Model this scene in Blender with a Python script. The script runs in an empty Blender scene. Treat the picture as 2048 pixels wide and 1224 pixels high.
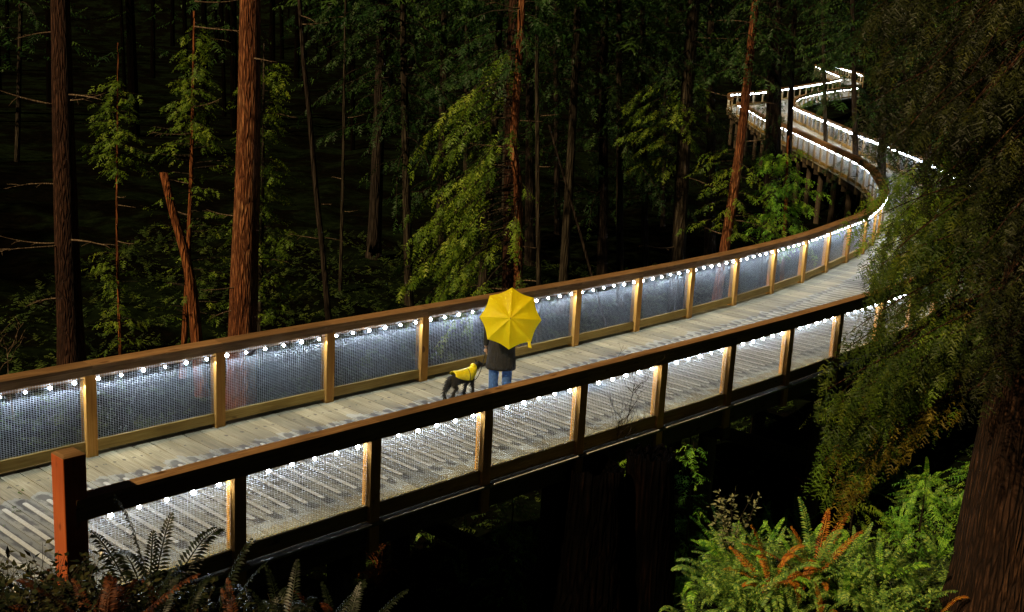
import bpy, bmesh, math, random
import numpy as np
from mathutils import Vector, Matrix
random.seed(7)
rng = np.random.default_rng(11)
S = bpy.context.scene
COL = S.collection
PI = math.pi

# ------------------------------------------------------------------ camera
CAMF, CAMH = 2309.1, 5.3089
CF = np.array([0.0, 0.97468777, -0.22357046])
CR = np.array([0.99861787, 0.01175044, 0.05122775])
CU = np.array([-0.05255812, 0.22326145, 0.97334062])
CR /= np.linalg.norm(CR); CU = CU - CR*(CU@CR); CU /= np.linalg.norm(CU); CF = np.cross(CU, CR)
cam_d = bpy.data.cameras.new('camera'); cam = bpy.data.objects.new('camera', cam_d); COL.objects.link(cam)
M = Matrix.Identity(4)
for i in range(3):
    M[i][0], M[i][1], M[i][2] = CR[i], CU[i], -CF[i]
M[2][3] = CAMH
cam.matrix_world = M
cam_d.lens = CAMF/2048*36; cam_d.sensor_width = 36; cam_d.clip_end = 2000; cam_d.clip_start = .05
S.camera = cam

def ray(x, y): return CF + CR*(x-1024)/CAMF - CU*(y-612)/CAMF
def onz(x, y, z):
    D = ray(x, y); t = (z-CAMH)/D[2]; w = np.array([0, 0, CAMH]) + D*t
    return w
def at(x, y, depth):                       # the place seen at that pixel of the photograph, that far away
    D = ray(x, y); return np.array([0, 0, CAMH]) + D*(depth/D[1])

# ------------------------------------------------------------------ light
SUN_DIR = Vector((-.57, -.59, .70)).normalized()      # towards the warm light
w = bpy.data.worlds.new('World'); S.world = w; w.use_nodes = True
nt = w.node_tree; bg = nt.nodes['Background']
sky = nt.nodes.new('ShaderNodeTexSky'); sky.sky_type = 'NISHITA'; sky.sun_disc = False
sky.sun_elevation = math.asin(SUN_DIR.z); sky.sun_rotation = math.atan2(SUN_DIR.x, SUN_DIR.y)
nt.links.new(sky.outputs[0], bg.inputs[0]); bg.inputs[1].default_value = 0.0025
sd = bpy.data.lights.new('sun', 'SUN'); sd.energy = 4.0; sd.angle = math.radians(.8); sd.color = (1, .72, .36)
so = bpy.data.objects.new('sun', sd); COL.objects.link(so)
so.rotation_euler = SUN_DIR.to_track_quat('Z', 'Y').to_euler()
vs = S.view_settings; vs.view_transform = 'Standard'; vs.look = 'None'; vs.exposure = 0; vs.gamma = 1; vs.use_curve_mapping = False
S.cycles.use_denoising = True; S.cycles.max_bounces = 5; S.cycles.diffuse_bounces = 2; S.cycles.glossy_bounces = 2
S.cycles.transmission_bounces = 3; S.cycles.transparent_max_bounces = 8; S.cycles.sample_clamp_indirect = 3; S.cycles.sample_clamp_direct = 0
S.cycles.use_light_tree = True; S.cycles.caustics_reflective = False; S.cycles.caustics_refractive = False
STRIP_W = 17.0

# ------------------------------------------------------------------ materials
def mat(name, rough=.7, spec=.3):
    m = bpy.data.materials.new(name); m.use_nodes = True
    b = m.node_tree.nodes['Principled BSDF']; b.inputs['Roughness'].default_value = rough
    b.inputs['Specular IOR Level'].default_value = spec
    return m, m.node_tree, b
def node(t, k, **kw):
    n = t.nodes.new(k)
    for a, v in kw.items():
        if a in n.inputs.keys() if isinstance(a, str) else False: n.inputs[a].default_value = v
        else: setattr(n, a, v)
    return n
def ramp(t, fac, cols, pos=None):
    r = t.nodes.new('ShaderNodeValToRGB'); e = r.color_ramp.elements
    n = len(cols); pos = pos or [i/(n-1) for i in range(n)]
    while len(e) < n: e.new(.5)
    for i, c in enumerate(cols): e[i].position = pos[i]; e[i].color = (*c, 1)
    t.links.new(fac, r.inputs[0]); return r.outputs[0]
def noise(t, vec, scale, detail=4, rough=.6, dist=0):
    n = t.nodes.new('ShaderNodeTexNoise'); n.inputs['Scale'].default_value = scale; n.inputs['Detail'].default_value = detail
    n.inputs['Roughness'].default_value = rough; n.inputs['Distortion'].default_value = dist
    if vec is not None: t.links.new(vec, n.inputs['Vector'])
    return n.outputs[0]
def mapping(t, vec, scale):
    n = t.nodes.new('ShaderNodeMapping'); n.inputs['Scale'].default_value = scale; t.links.new(vec, n.inputs[0]); return n.outputs[0]
def mth(t, op, a, b=None, c=None):
    n = t.nodes.new('ShaderNodeMath'); n.operation = op
    for i, v in enumerate((a, b, c)):
        if v is None: continue
        if isinstance(v, (int, float)): n.inputs[i].default_value = v
        else: t.links.new(v, n.inputs[i])
    return n.outputs[0]
def mix(t, fac, a, b, mode='MIX'):
    n = t.nodes.new('ShaderNodeMix'); n.data_type = 'RGBA'; n.blend_type = mode
    for i, v in ((0, fac), (6, a), (7, b)):
        if isinstance(v, (int, float)): n.inputs[i].default_value = v
        elif isinstance(v, tuple): n.inputs[i].default_value = (*v, 1)
        else: t.links.new(v, n.inputs[i])
    return n.outputs[2]
def bump(t, b, h, strength=.4, dist=.01):
    n = t.nodes.new('ShaderNodeBump'); n.inputs['Strength'].default_value = strength; n.inputs['Distance'].default_value = dist
    t.links.new(h, n.inputs['Height']); t.links.new(n.outputs[0], b.inputs['Normal'])
def uvn(t): return t.nodes.new('ShaderNodeTexCoord').outputs['UV']
def objn(t): return t.nodes.new('ShaderNodeTexCoord').outputs['Object']
def rnd(t): return t.nodes.new('ShaderNodeObjectInfo').outputs['Random']

def wood(name, cols, rough=.75, knots=True, bs=.35):
    m, t, b = mat(name, rough)
    uv = uvn(t); r = rnd(t)
    sh = t.nodes.new('ShaderNodeVectorMath'); sh.operation = 'ADD'; t.links.new(uv, sh.inputs[0])
    cx = t.nodes.new('ShaderNodeCombineXYZ'); t.links.new(mth(t, 'MULTIPLY', r, 37.), cx.inputs[0]); t.links.new(mth(t, 'MULTIPLY', r, 11.), cx.inputs[1]); t.links.new(cx.outputs[0], sh.inputs[1])
    g = noise(t, mapping(t, sh.outputs[0], (1.6, 38, 1)), 1., 5, .65, .6)
    p = noise(t, mapping(t, sh.outputs[0], (1.3, 5, 1)), 1., 3)
    k = noise(t, mapping(t, sh.outputs[0], (3.4, 8, 1)), 1., 1)
    f = mth(t, 'ADD', mth(t, 'MULTIPLY', g, .6), mth(t, 'MULTIPLY', p, .4))
    c = ramp(t, f, cols, [.3, .5, .7][:len(cols)] if len(cols) == 3 else None)
    kk = ramp(t, k, [(1, 1, 1), (1, 1, 1), (.35, .28, .2)], [0, .68, .76])
    c = mix(t, 1., c, kk, 'MULTIPLY') if knots else c
    v = mth(t, 'ADD', mth(t, 'MULTIPLY', r, .45), .78)
    cc = t.nodes.new('ShaderNodeVectorMath'); cc.operation = 'SCALE'; t.links.new(c, cc.inputs[0]); t.links.new(v, cc.inputs['Scale'])
    t.links.new(cc.outputs[0], b.inputs['Base Color']); bump(t, b, g, bs, .004)
    return m
POSTW = wood('post_wood', [(.34, .14, .025), (.50, .24, .045), (.62, .35, .09)])
POSTF = wood('shade_toned_post_wood', [(.10, .075, .04), (.18, .14, .08), (.27, .22, .13)])  # darker, greyer copy of the post wood; paints shade onto the distant run
RAILW = wood('bottom_rail_wood', [(.17, .10, .02), (.28, .18, .04), (.38, .27, .08)])
CAPW = wood('cap_rail_wood', [(.07, .040, .020), (.21, .115, .05), (.38, .23, .11)], .6)
DARKW = wood('beam_wood', [(.03, .022, .015), (.06, .045, .03), (.10, .075, .05)])
NEWELW = wood('newel_stained_wood', [(.20, .042, .012), (.32, .070, .018), (.40, .11, .03)], .55, True)

def plank_mat():
    m, t, b = mat('deck_plank_wood', .62)
    uv = uvn(t); r = rnd(t); sep = t.nodes.new('ShaderNodeSeparateXYZ'); t.links.new(uv, sep.inputs[0])
    u, v = sep.outputs[0], sep.outputs[1]
    sh = t.nodes.new('ShaderNodeCombineXYZ'); t.links.new(mth(t, 'ADD', u, mth(t, 'MULTIPLY', r, 53.)), sh.inputs[0]); t.links.new(mth(t, 'ADD', v, mth(t, 'MULTIPLY', r, 17.)), sh.inputs[1])
    g = noise(t, mapping(t, sh.outputs[0], (1.4, 60, 1)), 1., 5, .7, .5)
    p = noise(t, mapping(t, sh.outputs[0], (1.1, 3, 1)), 1., 4)
    c = ramp(t, mth(t, 'ADD', mth(t, 'MULTIPLY', g, .55), mth(t, 'MULTIPLY', p, .45)), [(.07, .06, .035), (.19, .165, .095), (.36, .33, .22)], [.3, .5, .7])
    # worn and weathered grey in the walking zone, mossy yellow along the edges
    wear = mth(t, 'MULTIPLY', mth(t, 'SMOOTHSTEP', u, .8, 1.4) if False else mth(t, 'LESS_THAN', mth(t, 'ABSOLUTE', mth(t, 'SUBTRACT', u, 2.0)), mth(t, 'ADD', .75, mth(t, 'MULTIPLY', p, .9))), .55)
    c = mix(t, wear, c, (.24, .27, .265))
    # damp mark round the grip strip: capsule distance
    du = mth(t, 'SUBTRACT', mth(t, 'ABSOLUTE', mth(t, 'SUBTRACT', u, 1.95)), 1.08)
    du = mth(t, 'MAXIMUM', du, 0.)
    dist = mth(t, 'SQRT', mth(t, 'ADD', mth(t, 'MULTIPLY', du, du), mth(t, 'MULTIPLY', v, v)))
    wob = noise(t, mapping(t, sh.outputs[0], (5, 9, 1)), 1., 3)
    patch = noise(t, mapping(t, sh.outputs[0], (1.2, 2, 1)), 1., 2)
    edge = mth(t, 'ADD', .045, mth(t, 'MULTIPLY', mth(t, 'SUBTRACT', wob, .42), .24))
    stain = mth(t, 'SUBTRACT', 1., mth(t, 'DIVIDE', mth(t, 'SUBTRACT', dist, mth(t, 'MULTIPLY', edge, .7)), mth(t, 'MULTIPLY', edge, .5)))
    stain = mth(t, 'MINIMUM', mth(t, 'MAXIMUM', stain, 0.), 1.)
    stain = mth(t, 'MULTIPLY', stain, mth(t, 'MINIMUM', mth(t, 'MULTIPLY', patch, 1.9), .95))
    c = mix(t, stain, c, (.045, .04, .032))
    # screw and nail stains near both edges
    dn = mth(t, 'SUBTRACT', mth(t, 'ABSOLUTE', v), .06)
    for uu in (.40, 3.40):
        dd = mth(t, 'SUBTRACT', u, uu)
        q = mth(t, 'SQRT', mth(t, 'ADD', mth(t, 'MULTIPLY', dd, dd), mth(t, 'MULTIPLY', dn, dn)))
        wobble = mth(t, 'MULTIPLY', mth(t, 'SUBTRACT', noise(t, mapping(t, sh.outputs[0], (3, 14, 1)), 1., 2), .40), .16)
        s = mth(t, 'MULTIPLY', mth(t, 'LESS_THAN', q, wobble), .8)
        c = mix(t, s, c, (.03, .022, .015))
    k = mth(t, 'ADD', mth(t, 'MULTIPLY', r, .6), .62)
    cc = t.nodes.new('ShaderNodeVectorMath'); cc.operation = 'SCALE'; t.links.new(c, cc.inputs[0]); t.links.new(k, cc.inputs['Scale'])
    t.links.new(cc.outputs[0], b.inputs['Base Color']); bump(t, b, g, .4, .003)
    return m
PLANKM = plank_mat()

def bark(name, cols, vs=14, hs=2.2, bs=1.):
    m, t, b = mat(name, .85, .2)
    o = t.nodes.new('ShaderNodeTexCoord').outputs['Object']
    n = noise(t, mapping(t, o, (vs, vs, hs)), 1., 6, .7, .4)
    q = noise(t, mapping(t, o, (1.5, 1.5, .5)), 1., 3)
    w_ = t.nodes.new('ShaderNodeTexVoronoi'); w_.feature = 'DISTANCE_TO_EDGE'; t.links.new(mapping(t, o, (vs*.8, vs*.8, hs*.55)), w_.inputs['Vector']); w_.inputs['Scale'].default_value = 1.
    cr = mth(t, 'MINIMUM', mth(t, 'MULTIPLY', w_.outputs[0], 3.5), 1.)
    f = mth(t, 'ADD', mth(t, 'MULTIPLY', n, .65), mth(t, 'MULTIPLY', q, .35))
    c = ramp(t, f, cols, [.33, .5, .68])
    c = mix(t, 1., c, ramp(t, cr, [(.25, .2, .18), (1, 1, 1)]), 'MULTIPLY')
    t.links.new(c, b.inputs['Base Color'])
    bump(t, b, mth(t, 'ADD', mth(t, 'MULTIPLY', n, .5), cr), bs, .03)
    return m
BARK = bark('red_cedar_bark', [(.08, .024, .010), (.25, .085, .032), (.55, .29, .13)], 26, 5)
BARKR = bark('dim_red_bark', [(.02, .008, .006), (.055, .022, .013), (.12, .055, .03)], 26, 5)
BARKW = bark('shade_dark_cedar_bark', [(.008, .004, .003), (.04, .018, .010), (.16, .075, .036)], 26, 4)  # cedar bark darkened to carry the unlit look of the right-hand trunk
BARKG = bark('grey_hemlock_bark', [(.018, .015, .011), (.042, .034, .023), (.08, .065, .045)])
BARKD = bark('dark_wet_bark', [(.012, .009, .007), (.028, .02, .015), (.06, .045, .035)])
BARKO = bark('orange_snag_bark', [(.12, .04, .014), (.28, .09, .028), (.45, .19, .065)], 20, 4)
SHADE_BLACK = bark('shade_black_wood', [(.0006, .0005, .0004), (.0015, .001, .0008), (.009, .004, .002)], 16, 1.5)  # near-black wood, shade put into the colour of stumps and far trunks
SHADE_BLACK.node_tree.nodes['Principled BSDF'].inputs['Specular IOR Level'].default_value = .02
GM_SPEC = 0.
DEADM = bark('dead_limb_wood', [(.10, .075, .05), (.22, .16, .11), (.34, .27, .19)], 30, 10, .3)

def leaf(name, cols, rough=.5, transl=.35, spec=.3):
    m, t, b = mat(name, rough, spec)
    a = t.nodes.new('ShaderNodeAttribute'); a.attribute_name = 'tint'
    o = t.nodes.new('ShaderNodeTexCoord').outputs['Object']
    n = noise(t, o, .8, 3)
    f = mth(t, 'ADD', mth(t, 'MULTIPLY', a.outputs['Fac'], .85), mth(t, 'MULTIPLY', n, .2))
    c = ramp(t, f, cols)
    t.links.new(c, b.inputs['Base Color'])
    tr = t.nodes.new('ShaderNodeBsdfTranslucent'); t.links.new(c, tr.inputs[0])
    ms = t.nodes.new('ShaderNodeMixShader'); ms.inputs[0].default_value = transl
    t.links.new(b.outputs[0], ms.inputs[1]); t.links.new(tr.outputs[0], ms.inputs[2])
    t.links.new(ms.outputs[0], t.nodes['Material Output'].inputs[0])
    return m
L_CEDAR = leaf('cedar_sprays', [(.025, .065, .008), (.09, .18, .015), (.20, .32, .025), (.34, .42, .04)])
L_DARK = leaf('dark_hemlock_needles', [(.006, .022, .008), (.016, .055, .014), (.036, .095, .020), (.08, .15, .025)])
L_GREEN = leaf('bright_green_sprays', [(.03, .11, .015), (.11, .32, .03), (.28, .58, .05), (.50, .75, .08)])
L_OLIVE = leaf('olive_cedar_sprays', [(.014, .030, .005), (.035, .070, .009), (.08, .12, .012), (.16, .18, .016)])
L_FERN = leaf('sword_fern_green', [(.03, .09, .03), (.10, .24, .05), (.26, .44, .08), (.52, .64, .12)])
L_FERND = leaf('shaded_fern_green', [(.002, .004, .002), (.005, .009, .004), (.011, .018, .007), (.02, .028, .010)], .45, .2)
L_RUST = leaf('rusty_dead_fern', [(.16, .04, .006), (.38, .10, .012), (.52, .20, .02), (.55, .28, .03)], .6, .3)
L_RUSTD = leaf('shaded_dead_fern', [(.015, .004, .003), (.05, .013, .006), (.11, .03, .010), (.18, .06, .02)], .6, .3)  # rusty fern darkened, foreground shade put into the colour
L_SALAL = leaf('salal_leaves', [(.006, .010, .005), (.014, .020, .009), (.03, .035, .014), (.06, .055, .02)], .25, .1, .6)  # leaf tones darkened to carry the shade on the foreground shrubs
L_PALE = leaf('pale_shrub_leaves', [(.10, .11, .05), (.20, .22, .10), (.32, .33, .16), (.42, .40, .22)])

def simple(name, col, rough=.6, metal=0, spec=.4, nz=None):
    m, t, b = mat(name, rough, spec); b.inputs['Metallic'].default_value = metal
    o = objn(t); n = noise(t, o, nz or 20, 3)
    c = ramp(t, n, [tuple(x*.75 for x in col), tuple(min(1, x*1.15) for x in col)], [.3, .7])
    t.links.new(c, b.inputs['Base Color']); return m
WIRE = simple('galvanised_wire', (.50, .55, .60), .45, .3)
GRIP = simple('pale_grip_strip', (.40, .41, .38), .8, nz=60)
CABLE = simple('black_cable', (.02, .02, .02), .5)
CONDUIT = simple('pale_trim_strip', (.78, .77, .72), .6)

bulb_m = bpy.data.materials.new('led_bulb'); bulb_m.use_nodes = True
_t = bulb_m.node_tree; _t.nodes.clear(); _e = _t.nodes.new('ShaderNodeEmission'); _e.inputs[0].default_value = (.78, .88, 1, 1); _e.inputs[1].default_value = 60
_o = _t.nodes.new('ShaderNodeOutputMaterial'); _t.links.new(_e.outputs[0], _o.inputs[0])
bulb_m.cycles.emission_sampling = 'NONE'

# ------------------------------------------------------------------ mesh helpers
def link(name, me, parent=None, m=None):
    o = bpy.data.objects.new(name, me); COL.objects.link(o)
    if m is not None and me is not None: me.materials.append(m)
    if parent is not None: o.parent = parent
    return o
def empty(name, loc=(0, 0, 0), rz=0):
    o = bpy.data.objects.new(name, None); COL.objects.link(o); o.location = Vector(loc); o.rotation_euler = (0, 0, rz); o.empty_display_size = .1
    return o
def tag(o, label=None, cat=None, group=None, kind=None):
    if label: o['label'] = label
    if cat: o['category'] = cat
    if group: o['group'] = group
    if kind: o['kind'] = kind
    return o
def npmesh(name, V, F, tint=None, smooth=False):
    V = np.asarray(V, dtype=np.float32); F = np.asarray(F, dtype=np.int32)
    me = bpy.data.meshes.new(name); k = F.shape[1]
    me.vertices.add(len(V)); me.vertices.foreach_set('co', V.ravel())
    me.loops.add(F.size); me.loops.foreach_set('vertex_index', F.ravel())
    me.polygons.add(len(F)); me.polygons.foreach_set('loop_start', np.arange(0, F.size, k, dtype=np.int32))
    me.polygons.foreach_set('loop_total', np.full(len(F), k, dtype=np.int32))
    if smooth: me.polygons.foreach_set('use_smooth', np.ones(len(F), dtype=bool))
    if tint is not None:
        a = me.attributes.new('tint', 'FLOAT', 'POINT'); a.data.foreach_set('value', np.asarray(tint, dtype=np.float32))
    me.update(calc_edges=True); return me

class MB:                                  # boxes, bars and tubes collected into one mesh with UVs in metres
    def __init__(s): s.v = []; s.f = []; s.uv = []; s.n = 0
    def quadbox(s, P, L=None, smooth=False):   # P: 8 points (bottom 4, top 4)
        b = s.n; s.v += [tuple(p) for p in P]; s.n += 8
        for q in ((0, 3, 2, 1), (4, 5, 6, 7), (0, 1, 5, 4), (1, 2, 6, 5), (2, 3, 7, 6), (3, 0, 4, 7)):
            s.f.append(tuple(b+i for i in q)); a, c, d = (Vector(P[q[i]]) for i in (0, 1, 3))
            l1, l2 = (c-a).length, (d-a).length
            if l1 >= l2: s.uv += [(0, 0), (l1, 0), (l1, l2), (0, l2)]
            else: s.uv += [(0, 0), (0, l1), (l2, l1), (l2, 0)]
    def beam(s, a, b, w, h, up=(0, 0, 1)):
        a, b = Vector(a), Vector(b); d = (b-a).normalized(); u = Vector(up); r = d.cross(u).normalized(); u = r.cross(d).normalized()
        r *= w/2; u *= h/2
        s.quadbox([a-r-u, a+r-u, b+r-u, b-r-u, a-r+u, a+r+u, b+r+u, b-r+u])
    def upright(s, x, y, z0, z1, w, ang, w2=None):
        c, sn = math.cos(ang), math.sin(ang); w2 = w2 or w
        P = [(x+c*i*w/2-sn*j*w2/2, y+sn*i*w/2+c*j*w2/2) for i, j in ((-1, -1), (1, -1), (1, 1), (-1, 1))]
        s.quadbox([(*p, z0) for p in P]+[(*p, z1) for p in P])
    def tube(s, pts, rad, n=6, cap=True):
        pts = [Vector(p) for p in pts]; m = len(pts)
        if not hasattr(rad, '__len__'): rad = [rad]*m
        b = s.n; ref = None
        for i, p in enumerate(pts):
            d = (pts[min(i+1, m-1)]-pts[max(i-1, 0)]).normalized()
            if ref is None: ref = d.orthogonal().normalized()
            ref = (ref-d*ref.dot(d)).normalized(); q = d.cross(ref)
            for k in range(n):
                a = 2*PI*k/n; s.v.append(tuple(p+(ref*math.cos(a)+q*math.sin(a))*rad[i]))
        s.n += m*n; L = 0
        for i in range(m-1):
            l = (pts[i+1]-pts[i]).length
            for k in range(n):
                k2 = (k+1) % n
                s.f.append((b+i*n+k, b+i*n+k2, b+(i+1)*n+k2, b+(i+1)*n+k))
                s.uv += [(L, k*.05), (L, (k+1)*.05), (L+l, (k+1)*.05), (L+l, k*.05)]
            L += l
        if cap:
            for base, rev in ((b, True), (b+(m-1)*n, False)):
                f = tuple(base+k for k in range(n)); f = f[::-1] if rev else f
                s.f.append(f); s.uv += [(0, 0)]*n
    def build(s, name, m, parent=None, smooth=False, loc=None):
        me = bpy.data.meshes.new(name); v = s.v
        if loc is not None: v = [(p[0]-loc[0], p[1]-loc[1], p[2]-loc[2]) for p in v]
        me.from_pydata(v, [], s.f)
        ul = me.uv_layers.new(name='uv'); ul.data.foreach_set('uv', [c for p in s.uv for c in p])
        if smooth: me.polygons.foreach_set('use_smooth', [True]*len(me.polygons))
        me.update(); o = link(name, me, parent, m)
        if loc is not None: o.location = loc
        return o

# ------------------------------------------------------------------ the path
def main_curve():
    s = (np.arange(400)-60)*.1
    th = .82416-.00824*s+.00172*s**2/2+.00002*s**3/6
    X = np.concatenate([[0], np.cumsum((np.cos(th)[1:]+np.cos(th)[:-1])*.05)]); Y = np.concatenate([[0], np.cumsum((np.sin(th)[1:]+np.sin(th)[:-1])*.05)])
    return s, th, X-X[60]-5.16262, Y-Y[60]+13.58435
cs, cth, cX, cY = main_curve(); W = 3.749
def curve_pt(q, off):
    th = np.interp(q, cs, cth); return np.array([np.interp(q, cs, cX)+off*math.sin(th), np.interp(q, cs, cY)-off*math.cos(th), 0.])
def catmull(P, step=.25):
    P = [np.array(p, float) for p in P]; P = [2*P[0]-P[1]]+P+[2*P[-1]-P[-2]]; out = []
    for i in range(1, len(P)-2):
        n = max(2, int(np.linalg.norm(P[i+1]-P[i])/step))
        for k in range(n):
            t = k/n; a, b, c, d = P[i-1], P[i], P[i+1], P[i+2]
            out.append(.5*((2*b)+(c-a)*t+(2*a-5*b+4*c-d)*t*t+(3*b-a-3*c+d)*t**3))
    out.append(P[-2]); return np.array(out)
class Path:
    def __init__(s, P): s.P = P; s.L = np.concatenate([[0], np.cumsum(np.linalg.norm(np.diff(P[:, :2], axis=0), axis=1))])
    def at(s, q):
        return Vector([float(np.interp(q, s.L, s.P[:, i])) for i in range(3)])
    def dir(s, q):
        d = s.at(q+.15)-s.at(q-.15); d.normalize(); return d
    def locate(s, p):
        return float(s.L[np.argmin(((s.P[:, :2]-np.array(p)[:2])**2).sum(1))])
def dk(x, y, z): p = onz(x, y, z+.96); p[2] = z; return tuple(p)
Lp = [curve_pt(q, 0) for q in np.arange(-5, 19.1, 1.)] + [(8.76, 30.35, 0), (9.23, 31.1, 0), (10.09, 32.82, 0), (10.95, 34.9, 0), (12.0, 37.8, 0), (12.80, 40.87, 0), (14.05, 46.5, 0), (14.6, 50.76, 0), (15.15, 58.23, 0), (15.85, 67.85, 0), (16.5, 79.34, .02), (16.9, 87, .2), (16.8, 94, .5), (17.6, 100, .75), dk(1508, 188, .9), dk(1545, 183, 1.05), dk(1590, 177, 1.2), dk(1650, 167, 1.6), dk(1685, 160, 1.9)]
Rp = [curve_pt(q, W) for q in np.arange(-5, 12.1, 1.)] + [(6.85, 21.0, 0), (7.45, 21.75, 0), (8.42, 23.1, 0), (9.25, 24.4, 0), (10.15, 25.8, 0), (11.8, 28.6, 0), (13.2, 31.6, 0), (14.3, 34.6, 0), (15.3, 37.8, 0), (16.1, 40.57, 0), (17.31, 46.8, 0), (17.77, 50.09, 0), (18.34, 54.92, 0), (18.88, 60.78, 0), (19.43, 66.96, 0), (20.37, 76.05, .02), (21.1, 86.35, .15), (22.0, 95.5, .28), dk(1600, 197, .5), dk(1650, 185, .8), dk(1700, 178, 1.1), dk(1725, 175, 1.2)]
LP, RP = Path(catmull(Lp)), Path(catmull(Rp))
L0 = LP.locate(curve_pt(0, 0)); R0 = RP.locate(curve_pt(0, W))
R4r = Path(catmull([dk(1727, 153, 2.34), dk(1700, 143, 2.7), dk(1670, 135, 3.0)])); R4l = Path(catmull([dk(1680, 153, 2.24), dk(1655, 143, 2.59), dk(1630, 132, 3.09)]))

# ------------------------------------------------------------------ terrain
def sstep(a, b, x): t = np.clip((x-a)/(b-a), 0, 1); return t*t*(3-2*t)
def ground(x, y):
    x = np.asarray(x, float); y = np.asarray(y, float)
    d = x*.68+y*.73
    base = -.35-2.85*sstep(4.2, 11.5, d)
    side = sstep(-2, -16, x-y*.1)*.8*sstep(3, 14, y)
    far = np.maximum(0, y-62)*.030 + np.maximum(0, y-182)*.22
    left = np.maximum(0, -x-14)*.03
    right = np.maximum(0, x-24-y*.1)*.08
    hill = 5.0-.555*y-3.2*sstep(-1.2, 2.0, x)-1.2*np.maximum(0, y-9.)
    z = base+side+far+left+right+1.95*sstep(.150*(y+.9), .150*(y+.9)+.7, x)*np.exp(-((y-13.4)/2.5)**2)
    z = np.maximum(z, np.minimum(hill, 3.6))
    n = .12*np.sin(x*.9+1.3)*np.cos(y*.7)+.07*np.sin(x*2.3+y*1.7)+.05*np.cos(y*3.1-x*1.1)
    return z+n*sstep(2, 8, y)
def gz(x, y): return float(ground(x, y))

def ground_mat():
    m, t, b = mat('forest_floor', 1., .0)
    o = objn(t); n = noise(t, o, 2.5, 8, .7); q = noise(t, o, .35, 3)
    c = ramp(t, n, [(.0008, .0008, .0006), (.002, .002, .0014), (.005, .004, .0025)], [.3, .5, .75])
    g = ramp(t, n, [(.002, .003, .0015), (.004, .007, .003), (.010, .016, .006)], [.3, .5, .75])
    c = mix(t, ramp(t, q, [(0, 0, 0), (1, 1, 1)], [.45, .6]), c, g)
    t.links.new(c, b.inputs['Base Color']); bump(t, b, n, .8, .08); return m
GM = ground_mat()
gx = np.concatenate([np.linspace(-160, -20, 40)[:-1], np.linspace(-20, 35, 140), np.linspace(35, 190, 40)[1:]])
gy = np.concatenate([np.linspace(-60, 0, 12)[:-1], np.linspace(0, 50, 120), np.linspace(50, 320, 70)[1:]])
GX, GY = np.meshgrid(gx, gy); GZ = ground(GX, GY)
V = np.stack([GX.ravel(), GY.ravel(), GZ.ravel()], 1); nx_ = len(gx)
ii, jj = np.meshgrid(np.arange(len(gy)-1), np.arange(nx_-1), indexing='ij'); a = (ii*nx_+jj).ravel()
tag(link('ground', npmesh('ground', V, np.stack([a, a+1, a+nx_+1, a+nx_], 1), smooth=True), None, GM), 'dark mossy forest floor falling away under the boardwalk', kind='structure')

# ------------------------------------------------------------------ boardwalk
bw = empty('boardwalk', (0, 0, 0))
tag(bw, 'curving wooden boardwalk of cross planks with pale grip strips, lit by white lights', 'boardwalk', kind='structure')
def deck_pair(q):                            # point on the left edge and the matching point of the right edge
    l = LP.at(q); return l
avail = []
step = .243; q = .2; Lend = LP.L[-1]-.3
# match right edge monotonically
rq_prev = 0; edges = []
while q < Lend:
    l = LP.at(q); d = LP.dir(q)
    i0 = np.searchsorted(RP.L, rq_prev)
    seg = RP.P[i0:i0+60]; lo = RP.L[i0:i0+60]
    dots = (seg[:, 0]-l.x)*d.x+(seg[:, 1]-l.y)*d.y
    k = np.argmax(dots > 0) if (dots > 0).any() else len(seg)-1
    rq = lo[k]
    if k > 0 and dots[k] > 0 >= dots[k-1]: rq = lo[k-1]+(lo[k]-lo[k-1])*(-dots[k-1])/(dots[k]-dots[k-1])
    rq = max(rq, rq_prev); rq_prev = rq
    edges.append((q, rq)); q += step
q_arr = np.array([e[0] for e in edges]); r_arr = np.array([e[1] for e in edges])
ker = np.ones(9)/9; r_s = np.convolve(np.pad(r_arr, 4, mode='edge'), ker, 'valid')
NPL = len(edges)-1
joined = MB(); nsep = 0
def plank_pts(i, over=.10, gap=.006, th=.038):
    a, b = LP.at(q_arr[i]), LP.at(q_arr[i+1]); c, d = RP.at(float(r_s[i+1])), RP.at(float(r_s[i]))
    wv = (d-a).normalized(); wv2 = (c-b).normalized()
    a2, b2, c2, d2 = a-wv*over, b-wv2*over, c+wv2*over, d+wv*over
    f = (b2-a2).normalized()*gap; g = (c2-d2).normalized()*gap
    jz = random.uniform(-.0012, .0012)
    lo, up = Vector((0, 0, -th)), Vector((0, 0, jz))
    return [a2+f+lo, d2+g+lo, c2-g+lo, b2-f+lo, a2+f+up, d2+g+up, c2-g+up, b2-f+up], (a+b)/2, (c+d)/2
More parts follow.
